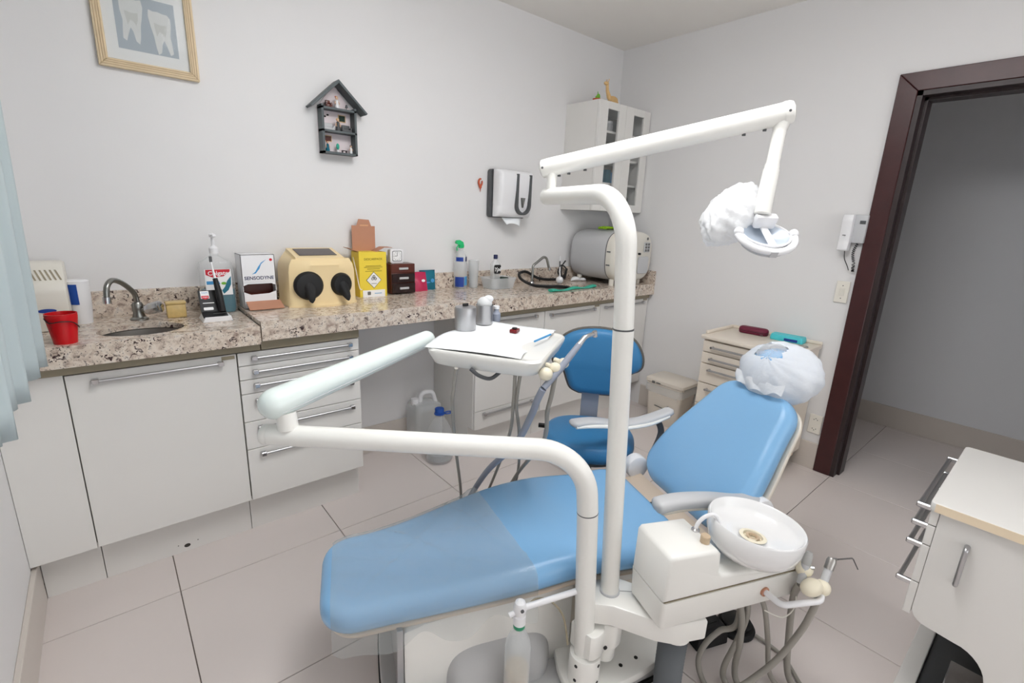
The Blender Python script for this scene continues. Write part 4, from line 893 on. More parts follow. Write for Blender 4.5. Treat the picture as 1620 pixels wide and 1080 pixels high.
# waste bin
t = thing('waste_bin', 'cream plastic waste bin with a lid between worktop and drawer unit', 'bin', (2.98, 1.715, 0))
def sec(hx, hy, z, r=.03): return [(2.985+p[0], 1.715+p[1], z) for p in rrect(-hx, hx, -hy, hy, r)]
part(G().loft([sec(.085, .115, 0), sec(.09, .12, .01), sec(.105, .14, .285), sec(.11, .145, .29), sec(.11, .145, .30)]), 'body', 'bin', t)
rows = []
for z, k in ((.235, 1.055), (.25, 1.07), (.285, 1.05), (.306, 1.04)):
    rows.append([(2.985+p[0]*k*(1+.012*math.sin(i*2.4+z*90)), 1.715+p[1]*k*(1+.01*math.cos(i*1.9)), z+.008*math.sin(i*1.7)*(1 if z < .24 else 0)) for i, p in enumerate(rrect(-.104, .104, -.139, .139, .03, 8))])
part(G().grid(rows, closed=True), 'bag_edge', 'clear_soft', t, 'crumpled plastic bag over the rim', ang=60)
part(G().loft([sec(.112, .147, .302), sec(.116, .151, .306), sec(.114, .149, .325), sec(.095, .13, .338)]), 'lid', 'bin', t)
part(G().box(2.864, 2.872, 1.78, 1.80, .30, .316).box(2.864, 2.872, 1.735, 1.765, .305, .312), 'latch', 'grey_print', t)
part(G().tube([(2.882, 1.66, .16), (2.884, 1.70, .13), (2.884, 1.77, .135)], .003, 6), 'print_curve', 'grey_print', t)

# jugs on the floor under the worktop
c = (1.355, 2.19, 0)
t = thing('water_jug', 'clear water jug with a bright blue cap on the floor', 'jug', c)
part(G().lathe([(0, .004), (.05, 0), (.072, .006), (.078, .02), (.075, .05), (.078, .08), (.075, .11), (.078, .14), (.074, .175), (.055, .225), (.03, .265), (.022, .28), (.022, .3), (.02, .3), (.02, .28), (.053, .22), (.071, .17), (.071, .02), (0, .01)], c, 32), 'body', 'clear', t)
part(G().lathe([(0, .325), (.024, .325), (.026, .322), (.026, .30), (.03, .297), (.03, .29), (.022, .29)], c, 24), 'cap', 'blue_cap', t)
part(G().tube([(c[0]+.045+.022*math.cos(a), c[1]-.022+.014*math.sin(a), .296) for a in [2*PI*i/16 for i in range(16)]], .0045, 6, closed=True), 'handle_ring', 'blue_cap', t)
part(G().lathe([(.0, .012), (.071, .02), (.071, .055), (0, .055)], c, 24), 'water', 'clear_soft', t)
t = thing('jerrycan', 'translucent white jerrycan standing behind the blue-capped jug', 'jerrycan', (1.375, 2.40, 0))
def js(hx, hy, z, dx=0): return [(1.375+dx+p[0], 2.395+p[1], z) for p in rrect(-hx, hx, -hy, hy, .03)]
part(G().loft([js(.085, .07, 0), js(.092, .076, .01), js(.092, .076, .25), js(.085, .07, .28), js(.05, .05, .30, -.03)]), 'body', 'clear_soft', t, ang=50)
part(G().tube(fillet([(1.345, 2.395, .285), (1.355, 2.395, .355), (1.43, 2.395, .345), (1.455, 2.395, .27)], .03), .014, 12), 'handle', 'plastic_white', t)
part(G().lathe([(0, .29), (.022, .29), (.022, .325), (0, .327)], (1.31, 2.395, 0)), 'cap', 'plastic_white', t)

# ================================================================== STOOL
sc = Vector((1.557, 1.266, 0)); fdir = R(-139)          # the stool faces the camera
t = thing('dentist_stool', 'blue upholstered operator stool behind the dental chair', 'stool', loc=sc, rot=fdir+PI/2)
# local: -y is the front, x is across
rows = []
for z, k in ((.415, .86), (.43, .97), (.45, 1.0), (.475, .99), (.49, .94), (.497, .84)):
    rows.append([(.20*k*math.copysign(abs(math.cos(a))**.8, math.cos(a)), -.01+.185*k*math.copysign(abs(math.sin(a))**.8, math.sin(a)), z) for a in [2*PI*i/40 for i in range(40)]])
part(G().loft(rows), 'seat', 'stool_blue', t, ang=50)
part(G().loft([[(.17*math.cos(a), -.01+.155*math.sin(a), z) for a in [2*PI*i/32 for i in range(32)]] for z in (.40, .416)]), 'seat_pan', 'grey_dark', t)
bo = [(-.075, -.155), (-.115, -.135), (-.135, -.095), (-.155, -.045), (-.195, -.02), (-.208, .01), (-.2, .06), (-.165, .115), (-.10, .152), (0, .165)]
bo = bo+[(-x, y) for x, y in bo[::-1][1:]]
sp_ = [(v.x, v.y) for v in spline([(x, y, 0) for x, y in bo]+[(bo[0][0], bo[0][1], 0)], 4)][:-1]
def brow(off, sc_): return [(p[0]*sc_+.018, .215+off+.28*(p[0]*sc_)**2*-1.0, .742+p[1]*sc_) for p in sp_]
part(G().loft([brow(.03, .97), brow(.026, 1.0), brow(.008, 1.0), brow(-.012, .97), brow(-.022, .90), brow(-.026, .78)]), 'backrest', 'stool_blue', t, ang=50)
part(G().tube(brow(.018, 1.012), .008, 8, closed=True), 'piping', 'piping', t)
part(G().loft([brow(.0305, .96), brow(.045, .9)]), 'back_shell', 'grey_dark', t)
part(G().box(-.042, .042, .222, .246, .40, .66, .004), 'back_support', 'hose_blue', t)
part(G().box(-.035, .035, .05, .246, .385, .405, .003), 'support_bar', 'hose_blue', t)
part(G().cyl((0, 0, .09), (0, 0, .40), .026), 'gas_column', 'grey_dark', t)
part(G().cyl((-.12, .1, .41), (-.19, .13, .43), .006, n=8).box(-.235, -.18, .12, .14, .425, .44), 'lever', 'black', t)
for k in range(5):
    a = 2*PI*k/5+.3; e = (.25*math.cos(a), .25*math.sin(a))
    l = part(G().tube([(0, 0, .095), (e[0]*.5, e[1]*.5, .085), (e[0], e[1], .065)], [.022, .018, .013], 10), 'leg', 'grey_dark', t)
    part(G().cyl((e[0]-.012*math.sin(a), e[1]+.012*math.cos(a), .026), (e[0]+.012*math.sin(a), e[1]-.012*math.cos(a), .026), .026, n=16), 'caster', 'black', l)

# ================================================================== DENTAL CHAIR  (frame u along the chair, v across)
TH = R(-21.5); V0 = 1.285
t = chair = thing('dental_chair', 'light blue reclined dental chair in the middle of the room', 'dental chair', (.55, V0, 0), TH)
def cushion(L0, L1, hw, zt_, th, R0, R1, re=.032, vc=V0, n=46, inset=0, k=4):
    rows = []; us = []
    for i in range(n+1):
        s = i/n; us.append(L0+(L1-L0)*(.5-.5*math.cos(PI*s)))
    us = [L0+.0004]+us[1:-1]+[L1-.0004]
    for u in us:
        w = hw(u)-inset; e0 = u-L0; e1 = L1-u; dz = 0
        for e, RR in ((e0, R0), (e1, R1)):
            if e < RR: w -= RR-math.sqrt(max(0, RR*RR-(RR-e)**2))
            if e < re: dz = re-math.sqrt(max(0, re*re-(re-e)**2))
        a, b = zt_(u)-dz*.8, zt_(u)-th+dz*.5
        r = min(re, (a-b)*.48, w*.9)
        rows.append([(u, vc+p[0], p[1]) for p in rrect(-w, w, b, a, r, k)])
    return G().loft(rows)
lerp = lambda a, b, x: a+(b-a)*max(0, min(1, x))
sm = lambda x: (lambda c: c*c*(3-2*c))(max(0, min(1, x)))
hw_s = lambda u: .178+.065*sm((u+.02)/.55)
zt_s = lambda u: .368+.085*sm((u+.05)/.70)-.012*sm((u-.6)/.25)+.014*sm((u-.8)/.18)
part(cushion(-.115, .985, hw_s, zt_s, .086, .10, .11, .042), 'seat_cushion', 'vinyl', t, ang=60)
part(cushion(-.095, .975, hw_s, lambda u: zt_s(u)-.084, .016, .09, .1, .006, inset=.016), 'seat_board', 'chair_tan', t, ang=60)
# plastic sheet over the foot end
fr_ = []
for i in range(91):
    u = -.085+.555*i/90; w = hw_s(u)+.004; e = u+.115
    if e < .10: w -= .10-math.sqrt(max(0, .01-(.10-e)**2))
    zt_ = zt_s(u)+.003; row = []
    ue = .07*sm((u-.3)/.17)
    prof = [(-w-.006-.004*math.sin(u*70), zt_-.135-.03*math.sin(u*31)*sm(u/.1)), (-w-.003, zt_-.09), (-w-.001, zt_-.05), (-w+.006, zt_-.016), (-w+.02, zt_-.003), (-w+.036, zt_)]
    for j in range(1, 30):
        pv = -w+.036+(2*w-.072)*j/30
        rd = sum(h*math.exp(-((u-a-b*pv-c*math.sin(pv*14))/.007)**2) for a, b, c, h in ((.12, .9, .02, .006), (.20, -1.1, .03, .007), (.30, .5, -.02, .006), (.05, -.4, .02, .004), (.38, -.6, .015, .006)))
        prof.append((pv, zt_+.0012*math.sin(j*.9+u*40)+rd))
    prof += [(w-.036, zt_), (w-.02, zt_-.003), (w-.006, zt_-.016), (w+.001, zt_-.05), (w+.002, zt_-.085)]
    for q, (pv, pz) in enumerate(prof):
        row.append((u-ue*(pv+w)/(2*w)*sm((u-.25)/.2) if i > 60 else u, V0+pv, pz))
    fr_.append(row)
part(G().grid(fr_), 'plastic_cover', 'film', t, 'clear plastic sheet over the foot end', ang=180)
# backrest in an inclined frame
BA = R(51); bo_ = Vector((1.088, V0, .425))
bm_ = frame_mtx(bo_, (math.cos(BA), 0, math.sin(BA)), (0, 1, 0))     # local x up along the back, y across, z front
hw_b = lambda s: .232+.012*sm(s/.08)-.075*sm((s-.12)/.42)
def bcush(L0, L1, hw, top, th, R0, R1, re, inset=0, n=40):
    return cushion(L0, L1, hw, top, th, R0, R1, re, vc=0, n=n, inset=inset)
g = bcush(0, .525, hw_b, lambda s: .0+.010*math.sin(PI*min(1, max(0, s/.52))), .085, .10, .085, .036)
bmesh.ops.transform(g.bm, matrix=bm_, verts=g.bm.verts); part(g, 'backrest_cushion', 'vinyl', t, ang=60)
g = bcush(.01, .52, hw_b, lambda s: -.078, .014, .095, .08, .005, -.001); bmesh.ops.transform(g.bm, matrix=bm_, verts=g.bm.verts); part(g, 'backrest_shell', 'chair_shell', t, ang=60)
# join strip between seat and back
part(G().prism([(.968, .372), (1.105, .40), (1.11, .385), (.968, .355)], V0-.225, V0+.225, 'y', .003), 'hinge_strip', 'chair_tan', t)
part(G().box(.968, 1.10, V0+.02, V0+.0215, .374, .4025, mtx=Matrix.Translation((0, 0, .0006))), 'strip_joint', 'gap', t)
for s, u, z in ((1, 1.09, .425), (-1, 1.24, .50)):
    part(G().cyl((u, V0+s*.215, z), (u, V0+s*.262, z), .048, n=28, bev=.008), 'hinge_cover', 'plastic_white', t)
# headrest
hm = frame_mtx((1.50, V0, .885), (math.cos(R(46)), 0, math.sin(R(46))), (0, 1, 0))
part(G().ball((0, 0, 0), (.09, .135, .05), 28, 16, mtx=None) if False else G().lathe([(math.sin(PI*i/16), -math.cos(PI*i/16)) for i in range(17)], n=30, mtx=hm @ Matrix.Diagonal((.092, .138, .062, 1))), 'headrest', 'vinyl', t)
part(G().cyl((1.36, V0, .70), (1.485, V0, .86), .018), 'headrest_post', 'satin', t)
# armrests
def armrest(path, w, h):
    pts = spline(path, 8); rows = []
    for i, p in enumerate(pts):
        tg = (pts[min(i+1, len(pts)-1)]-pts[max(i-1, 0)]).normalized(); sd = Vector((0, 0, 1)).cross(tg).normalized(); u_ = tg.cross(sd)
        s = i/(len(pts)-1); k = max(.15, min(1, math.sqrt(max(0, 1-(1-min(1, s/.07))**2)), math.sqrt(max(0, 1-(1-min(1, (1-s)/.07))**2))))
        rows.append([p+sd*(w*k*math.copysign(abs(math.cos(a))**.7, math.cos(a)))+u_*(h*k*math.copysign(abs(math.sin(a))**.7, math.sin(a))) for a in [2*PI*j/20 for j in range(20)]])
    return G().loft(rows)
a = part(armrest([(.80, 1.565, .622), (.90, 1.575, .618), (1.03, 1.58, .592), (1.15, 1.575, .600), (1.27, 1.56, .64)], .030, .013), 'armrest', 'plastic_grey', t, ang=60)
part(G().tube(spline([(.815, 1.545, .615), (.87, 1.545, .612), (.95, 1.548, .602), (1.03, 1.55, .585), (1.15, 1.545, .592), (1.24, 1.54, .622)], 6), .008, 8), 'arm_trim', 'enamel', a)
part(G().tube(spline([(1.20, 1.565, .60), (1.22, 1.555, .54), (1.17, 1.54, .44)], 6), .013, 10), 'arm_post', 'grey_dark', a)
a = part(armrest([(.822, 1.035, .592), (.90, 1.033, .598), (1.02, 1.035, .582), (1.14, 1.045, .550), (1.25, 1.06, .525)], .028, .020), 'armrest', 'plastic_grey', t, ang=60)
part(armrest([(.835, 1.034, .578), (.91, 1.033, .580), (1.02, 1.035, .566), (1.14, 1.045, .535)], .025, .009), 'arm_underside', 'chair_shell', a, ang=60)
part(G().tube(spline([(1.18, 1.045, .54), (1.21, 1.05, .51), (1.23, 1.06, .48)], 6), .015, 10), 'arm_post', 'plastic_white', a)
# underframe
part(G().prism([(.10, .02), (.10, .275), (.16, .29), (.46, .325), (.62, .315), (.62, .02)], 1.10, 1.46, 'y', .012), 'base_cover', 'enamel', t)
part(G().box(.083, .101, 1.10, 1.46, .02, .285, .002, 1), 'end_panel', 'satin', t)
part(G().prism([(.44, .30), (.50, .352), (.96, .352), (1.06, .38), (1.08, .34), (.92, .27), (.70, .24), (.52, .24)], 1.12, 1.45, 'y', .012), 'seat_frame', 'enamel', t)
part(G().prism([(.46, .05), (.47, .24), (.56, .30), (.90, .27), (.90, .05)], 1.18, 1.40, 'y', .01), 'lift_column', 'chair_shell', t)
rows = []
for v in [1.045+.12*i/12 for i in range(13)]:
    k = math.sqrt(max(0.02, 1-((1.165-v)/.122)**2)); rows.append([(.385+(.175+.0*k)*math.copysign(abs(math.cos(a))**.5, math.cos(a))*(.55+.45*k), v, .045+.155*k*abs(math.sin(a))**.6) for a in [PI*i/24 for i in range(25)]])
part(G().loft([[(p[0], p[1], p[2]) for p in r]+[(r[-1][0], r[-1][1], .04), (r[0][0], r[0][1], .04)] for r in rows]), 'motor_cover', 'base_grey', t, ang=60)
pl_ = [(v.x, v.y) for v in spline([(x, y, 0) for x, y in ((.06, 1.0), (.30, .955), (.60, .955), (.85, .975), (.99, 1.01), (1.03, 1.09), (1.03, 1.30), (1.0, 1.46), (.9, 1.52), (.5, 1.53), (.15, 1.52), (.06, 1.46), (.04, 1.2), (.06, 1.0))], 4)][:-1]
part(G().prism(pl_, .014, .05, 'z', .01), 'floor_plate', 'base_grey', t)
part(G().prism([(.535+(x-.535)*1.008, 1.24+(y-1.24)*1.014) for x, y in pl_], 0, .015, 'z'), 'rubber_edge', 'rubber', t)
# disposable caps
def cap_shell(mtx, hole, hdir, seed, wr=.05, n=64, k=36, squash=None):
    rnd = random.Random(seed); ph = [rnd.random()*6.28 for _ in range(12)]
    tbm = bmesh.new(); vv = {}
    for i in range(k+1):
        th_ = PI*i/k
        for j in range(n):
            f = 2*PI*j/n; d = Vector((math.sin(th_)*math.cos(f), math.sin(th_)*math.sin(f), math.cos(th_)))
            r = 1+wr*(math.sin(9*f+3*th_+ph[0])*.5+math.sin(17*f-6*th_+ph[1])*.35+math.sin(5*th_+4*f+ph[2])*.4+math.sin(23*th_+11*f+ph[3])*.25)*math.sin(th_)**.5
            vv[i, j] = tbm.verts.new(mtx @ (d*r))
    hd = Vector(hdir).normalized() if hdir else None
    for i in range(k):
        for j in range(n):
            if hd is not None:
                th_ = PI*(i+.5)/k; f = 2*PI*(j+.5)/n; d = Vector((math.sin(th_)*math.cos(f), math.sin(th_)*math.sin(f), math.cos(th_)))
                if d.dot(hd) > hole+.02*math.sin(f*7): continue
            tbm.faces.new((vv[i, j], vv[i+1, j], vv[i+1, (j+1) % n], vv[i, (j+1) % n]))
    bmesh.ops.remove_doubles(tbm, verts=tbm.verts, dist=.0002)
    loose = [v for v in tbm.verts if not v.link_faces]; bmesh.ops.delete(tbm, geom=loose, context='VERTS')
    bmesh.ops.recalc_face_normals(tbm, faces=tbm.faces)
    return G().add(tbm)
hcap = frame_mtx((1.497, V0, .878), (math.cos(R(46)), 0, math.sin(R(46))), (0, 1, 0)) @ Matrix.Diagonal((.122, .158, .098, 1))
t = thing('headrest_cap', 'white disposable bouffant cap stretched over the chair headrest', 'cap', (1.497, V0, .80), TH)
part(cap_shell(hcap, .935, (.28, .10, 1), 3, .035), 'cap', 'cap_cloth', t, ang=180)
rows = []
for j in range(5):
    rows.append([tuple(bm_ @ Vector((.548-.008*j-.022*math.cos(q*13)+.004*math.sin(q*95+j), q, .040-.004*j+.005*math.sin(q*80+.6*j)*(j/4+.3)))) for q in [-.115+.215*i/60 for i in range(61)]])
part(G().grid(rows), 'elastic_frill', 'cap_cloth', t, ang=180)
hd_ = Vector((.28, .10, 1)).normalized(); rows = []
e1 = hd_.orthogonal().normalized(); e2 = hd_.cross(e1)
for j in range(7):
    th_ = .06*j+.01; rows.append([tuple(hcap @ ((hd_*math.cos(th_)+(e1*math.cos(a)+e2*math.sin(a))*math.sin(th_))*(1.0+.012*math.sin(a*5+j)))) for a in [2*PI*i/40 for i in range(40)]])
part(G().grid(rows, closed=True), 'sheer_patch', 'sheer', t, 'thin see-through area of the cap', ang=180)
# ================================================================== UNIT STAND, CUSPIDOR
t = thing('unit_stand', 'white cast stand with clamp and bracket beside the chair base', 'stand', (.65, 1.0, .05), TH)
pp = [(v.x, v.y) for v in spline([(x, y, 0) for x, y in ((.55, .985), (.58, .938), (.66, .935), (.80, .955), (.885, .99), (.905, 1.06), (.85, 1.15), (.72, 1.19), (.60, 1.16), (.555, 1.06), (.55, .985))], 5)][:-1]
part(G().prism(pp, .051, .082, 'z', .008), 'foot_plate', 'enamel', t)
part(G().lathe([(.046, .078), (.046, .172), (.0445, .178), (.036, .18), (0, .18)], (.610, .988, 0), 32), 'socket', 'enamel', t)
for a, z in ((-60, .16), (-60, .10), (-150, .16), (-150, .11)):
    part(G().cyl((.61+.046*math.cos(R(a)), .988+.046*math.sin(R(a)), z), (.61+.0475*math.cos(R(a)), .988+.0475*math.sin(R(a)), z), .005, n=10), 'set_screw', 'black', t)
for x, y in ((.74, .99), (.80, 1.0)): part(G().cyl((x, y, .0815), (x, y, .0835), .006, n=10), 'plate_screw', 'black', t)
part(G().prism([(v.x, v.y) for v in spline([(x, y, 0) for x, y in ((.575, 1.02), (.60, .948), (.645, .955), (.66, .975), (.69, .962), (.725, .985), (.725, 1.04), (.69, 1.05), (.62, 1.04), (.575, 1.02))], 4)][:-1], .185, .268, 'z', .006), 'clamp', 'enamel', t)
part(G().cyl((.652, .9535, .215), (.652, .950, .215), .006, n=10), 'clamp_screw', 'black', t)
part(G().cyl((.690, 1.012, .118), (.690, 1.010, .30), .031, .033, 28, .006), 'pivot', 'enamel', t)
part(G().prism([(.625, 1.075), (.74, 1.05), (.845, .95), (.90, .875), (.895, .842), (.80, .850), (.755, .875), (.665, .955), (.60, .985)], .282, .352, 'z', .008), 'bracket', 'enamel', t)
part(G().box(.62, .78, 1.012, 1.0135, .3515, .3525, mtx=Matrix.Translation((.68, 1.01, 0)) @ Matrix.Rotation(R(-20), 4, 'Z') @ Matrix.Translation((-.64, -1.01, 0))), 'bracket_joint', 'grey_print', t)
# corrugated waste duct
t = thing('waste_duct', 'dark grey corrugated hose hanging below the cuspidor to the floor', 'hose', (.85, .9, 0), TH)
pts = spline([(.835, .893, .285), (.838, .898, .22), (.848, .908, .12), (.862, .918, .02), (.865, .920, .005)], 14); rad = [.035+.005*math.cos(i*PI) for i in range(len(pts))]
part(G().tube(pts, rad, 24), 'corrugated_tube', 'duct_grey', t, ang=20)
part(G().cyl((.835, .893, .283), (.835, .892, .27), .042, n=24), 'collar', 'enamel', t)
# cuspidor
t = thing('cuspidor', 'white cuspidor unit with a round spittoon bowl beside the chair', 'cuspidor', (.96, .90, .36), TH)
part(G().loft([[(p[0], p[1], z) for p in rrect(.735-k, 1.205+k, .838-k, .985+k, .012)] for z, k in ((.354, -.01), (.364, -.002), (.368, 0), (.447, .003))]), 'lower_housing', 'enamel', t, ang=50)
part(G().box(.737, 1.206, .838, .986, .4475, .4495), 'housing_seam', 'under', t)
part(G().prism([(.733, .450), (.735, .575), (.745, .586), (.885, .578), (.897, .565), (.902, .505), (.912, .497), (1.208, .468), (1.208, .450)], .835, .986, 'y', .010, 3), 'upper_housing', 'enamel', t, ang=50)
bc = Vector((1.042, .882, .503)); 
bw = frame_mtx(bc, (1, 0, -.08), (0, 1, 0))
part(G().lathe([(0, 0), (.055, 0), (.095, .012), (.116, .034), (.124, .06), (.127, .098), (.124, .103), (.1185, .098), (.115, .082), (.10, .067), (.06, .057), (.034, .054), (.028, .046), (0, .044)], n=56, mtx=bw), 'bowl', 'bowl_white', t, ang=60)
part(G().lathe([(.036, .0555), (.026, .057), (.024, .048), (0, .046)], n=24, mtx=bw), 'drain_ring', 'cream_ball', t)
part(G().lathe([(.019, .0565), (.012, .057), (.010, .052)], n=20, mtx=bw), 'drain_strainer', 'tan_knob', t)
part(G().lathe([(.02, -.035), (.03, -.03), (.05, .002)], n=24, mtx=bw), 'bowl_neck', 'enamel', t)
part(G().tube(spline([(.882, .925, .578), (.886, .924, .600), (.902, .918, .622), (.925, .912, .628), (.94, .908, .612), (.942, .907, .598)], 5), .0055, 10), 'water_spout', 'plastic_white', t)
part(G().lathe([(0, 0), (.012, 0), (.011, .006), (.006, .01), (0, .01)], (.882, .925, .576)), 'spout_base', 'chrome', t)
part(G().lathe([(0, 0), (.0125, 0), (.0125, .021), (.011, .023), (0, .023)], (.872, .875, .577), 20), 'knob', 'tan_knob', t)
part(G().lathe([(0, 0), (.0128, 0), (.0128, .003), (0, .003)], (.872, .875, .575), 20), 'knob_ring', 'brown', t)
# instrument bar with two holders
hb = part(G().tube(fillet([(1.075, .838, .405), (1.085, .785, .400), (1.20, .760, .408), (1.225, .79, .425)], .022), .0085, 12), 'holder_bar', 'plastic_white', t)
part(G().cyl((1.075, .838, .405), (1.0755, .832, .405), .014, n=20), 'bar_bushing', 'card', hb)
part(G().ball((1.185, .785, .435), (.034, .024, .024)).ball((1.222, .782, .428), (.022, .022, .022)), 'holder', 'cream_ball', t, ang=60)
part(G().ball((1.196, .824, .462), (.024, .022, .022)).tube([(1.196, .835, .46), (1.19, .86, .455)], .008, 8), 'holder', 'cream_ball', t, ang=60)
c_ = [Vector(p) for p in ((1.212, .778, .412), (1.238, .79, .452), (1.258, .80, .492))]
t = thing('air_water_syringe', 'metal air-water syringe with a bent thin nozzle', 'syringe', (1.24, .79, .40), TH)
part(G().tube([(1.205, .775, .400), (1.250, .795, .472)], [.010, .0105], 16), 'grip', 'plastic_grey', t)
part(G().tube([(1.250, .795, .472), (1.262, .80, .492), (1.266, .802, .500)], [.0125, .013, .010], 16), 'head', 'steel', t)
part(G().tube([(1.258, .80, .494), (1.292, .808, .486)], [.008, .004], 12), 'tip_socket', 'satin', t)
part(G().tube(fillet([(1.285, .806, .487), (1.385, .822, .458), (1.425, .825, .408)], .02), [.0022]*2+[.0022]*20 if False else .0023, 8), 'nozzle', 'chrome', t)
t = thing('suction_handpiece', 'grey suction handpiece standing in the rear holder of the cuspidor', 'handpiece', (1.215, .87, .45), TH)
part(G().tube([(1.176, .812, .428), (1.192, .820, .482)], [.010, .0115], 16), 'body', 'plastic_grey', t)
part(G().tube([(1.192, .820, .482), (1.199, .823, .505), (1.202, .824, .517)], [.0125, .0115, .008], 16), 'tip', 'tip_grey', t)
part(G().cyl((1.200, .810, .476), (1.206, .804, .478), .005, n=10), 'valve', 'chrome', t)
hoses = [('grey hose hanging straight down under the cuspidor bar', [(1.100, .868, .36), (1.128, .862, .30), (1.165, .862, .18), (1.20, .862, .05), (1.215, .862, .012)], .0075),
         ('grey suction hose hanging from the rear cuspidor holder', [(1.175, .811, .425), (1.180, .822, .40), (1.196, .836, .34), (1.222, .842, .2), (1.25, .842, .06), (1.26, .842, .014)], .0095),
         ('grey hose curving down from the air-water syringe', [(1.203, .774, .398), (1.196, .776, .36), (1.19, .79, .28), (1.15, .81, .17), (1.09, .83, .09), (1.02, .85, .025), (1.0, .855, .012)], .009),
         ('thick grey hose under the middle of the cuspidor', [(1.055, .905, .357), (1.085, .90, .26), (1.10, .90, .15), (1.10, .90, .05), (1.095, .90, .014)], .0095),
         ('second grey hose crossing under the middle of the cuspidor', [(1.085, .90, .357), (1.112, .905, .25), (1.098, .91, .15), (1.065, .91, .05), (1.06, .91, .014)], .009),
         ('grey hose arching out to the left of the cuspidor hoses', [(1.09, .92, .357), (1.10, .925, .20), (1.06, .945, .165), (1.015, .95, .12), (1.0, .95, .06), (1.0, .95, .012)], .0085)]
for lab, pts, r in hoses:
    e = pts[-1]; pts = pts[:-1]+[(e[0]+.004, e[1]-.03, r), (e[0]-.02, e[1]-.16, r), (e[0]-.08, e[1]-.30, r)]
    b0 = pts[-1]; single_t = thing('hose', lab, 'hose', (b0[0], b0[1], 0), TH, group='hoses below the cuspidor')
    part(G().tube(spline(pts, 9), r, 12), 'tube', 'hose_grey', single_t, ang=60)
single_t = thing('cord', 'thin white cord hanging in a loop from the cuspidor holder', 'cord', (1.2, .80, .33), TH)
part(G().tube(spline([(1.195, .85, .44), (1.192, .835, .40), (1.172, .81, .352), (1.12, .80, .338), (1.07, .82, .356)], 7), .0018, 6), 'strand', 'plastic_off', single_t)
# foot control and box on the floor
t = thing('foot_control', 'round black foot control on the floor behind the hoses', 'foot pedal', (1.265, 1.06, 0), TH)
part(G().lathe([(0, .0), (.062, 0), (.064, .012), (.058, .022), (0, .026)], (1.265, 1.065, 0), 32), 'base', 'rubber', t)
part(G().lathe([(.045, .024), (.05, .034), (.04, .04), (0, .044)], (1.265, 1.065, 0), 32), 'disc', 'black', t)
part(G().tube(spline([(1.300, 1.01, .012), (1.325, .95, .008), (1.325, .90, .008), (1.30, .83, .008), (1.29, .78, .008)], 7), .006, 8), 'cable', 'hose_grey', t)
t = thing('floor_box', 'black plastic junction box on the floor below the cuspidor', 'junction box', (1.12, 1.06, 0), TH)
part(G().prism([(1.06, 0), (1.06, .075), (1.075, .09), (1.16, .09), (1.185, .05), (1.19, 0)], 1.02, 1.14, 'y', .005), 'case', 'rubber', t)
part(G().prism(rrect(1.075, 1.15, 1.035, 1.125, .01), .0905, .094, 'z'), 'lid', 'black', t)
# supply bottle
t = thing('supply_bottle', 'cloudy plastic water bottle with white valve head hung beside the chair', 'bottle', (.40, 1.0, .06), TH)
bcx = (.402, 1.0, 0)
part(G().lathe([(0, .055), (.028, .05), (.034, .06), (.036, .08), (.036, .245), (.034, .262), (.026, .285), (.014, .305), (.0135, .318)], bcx, 28), 'bottle', 'clear_soft', t)
part(G().lathe([(0, .056), (.033, .062), (.034, .08), (.034, .175), (0, .176)], bcx, 24), 'liquid', 'liquid', t)
part(G().lathe([(.0155, .312), (.0165, .314), (.0165, .326), (.0155, .328)], bcx, 20), 'cap_ring', 'green_liq', t)
part(G().lathe([(0, .326), (.0175, .326), (.0175, .352), (.014, .356), (.0175, .362), (.0185, .378), (.014, .394), (.006, .400), (0, .400)], bcx, 24), 'valve_head', 'plastic_white', t)
part(G().tube([(.402, 1.0, .369), (.372, 1.0, .358)], .007, 10), 'port', 'plastic_white', t)
part(G().cyl((.402, .983, .38), (.402, .980, .38), .005, n=10), 'screw', 'grey_dark', t)
part(G().tube([(.412, 1.0, .373), (.58, .997, .392)], .0085, 12), 'support_rod', 'plastic_white', t)
part(G().tube(spline([(.42, 1.005, .362), (.455, 1.02, .372), (.50, 1.02, .355), (.54, 1.01, .30), (.56, 1.005, .20)], 6), .003, 8), 'air_line', 'under', t)

# ================================================================== INSTRUMENT ARM AND TRAY
t = thing('delivery_unit', 'white jointed arm carrying the instrument tray over the chair', 'instrument unit', (.918, .705, .18))
part(G().tube([(.927, .698, .165), (.906, .7155, .640)], .0285, 28), 'lower_pole', 'enamel', t)
part(G().tube([(.906, .7155, .640), (.9058, .7157, .643)], .0288, 28), 'pole_ring', 'grey_dark', t)
part(G().tube(fillet([(.9058, .7157, .643), (.892, .727, .818), (.285, 1.322, .800)], .135, 14), .0285, 28), 'bent_pole', 'enamel', t, ang=50)
part(G().cyl((.285, 1.322, .800), (.268, 1.338, .7995), .0285, .027, 28, .006), 'end_cap', 'enamel', t)
part(G().cyl((.283, 1.2985, .803), (.282, 1.297, .803), .004, n=8), 'cap_screw', 'black', t)
part(G().cyl((.322, 1.286, .822), (.321, 1.29, .868), .027, .025), 'elbow_post', 'enamel', t)
A0, A1 = Vector((.300, 1.306, .892)), Vector((.805, 1.385, .985)); dA = (A1-A0).normalized(); sA = Vector((0, 0, 1)).cross(dA).normalized(); uA = dA.cross(sA)
rows = []
for i in range(41):
    s = i/40; L = (A1-A0).length; x = -.043+(L+.043+.028)*(.5-.5*math.cos(PI*s)) if True else 0
    x = max(-.0427, min(L+.0278, x)); w = lerp(.043, .030, x/L); h = lerp(.042, .027, x/L)
    k = math.sqrt(max(.0005, 1-(x/.043)**2)) if x < 0 else (math.sqrt(max(.0005, 1-((x-L)/.028)**2)) if x > L else 1)
    p = A0+dA*x; rows.append([p+sA*(w*k*math.cos(a))+uA*(h*k*math.sin(a)) for a in [2*PI*j/32 for j in range(32)]])
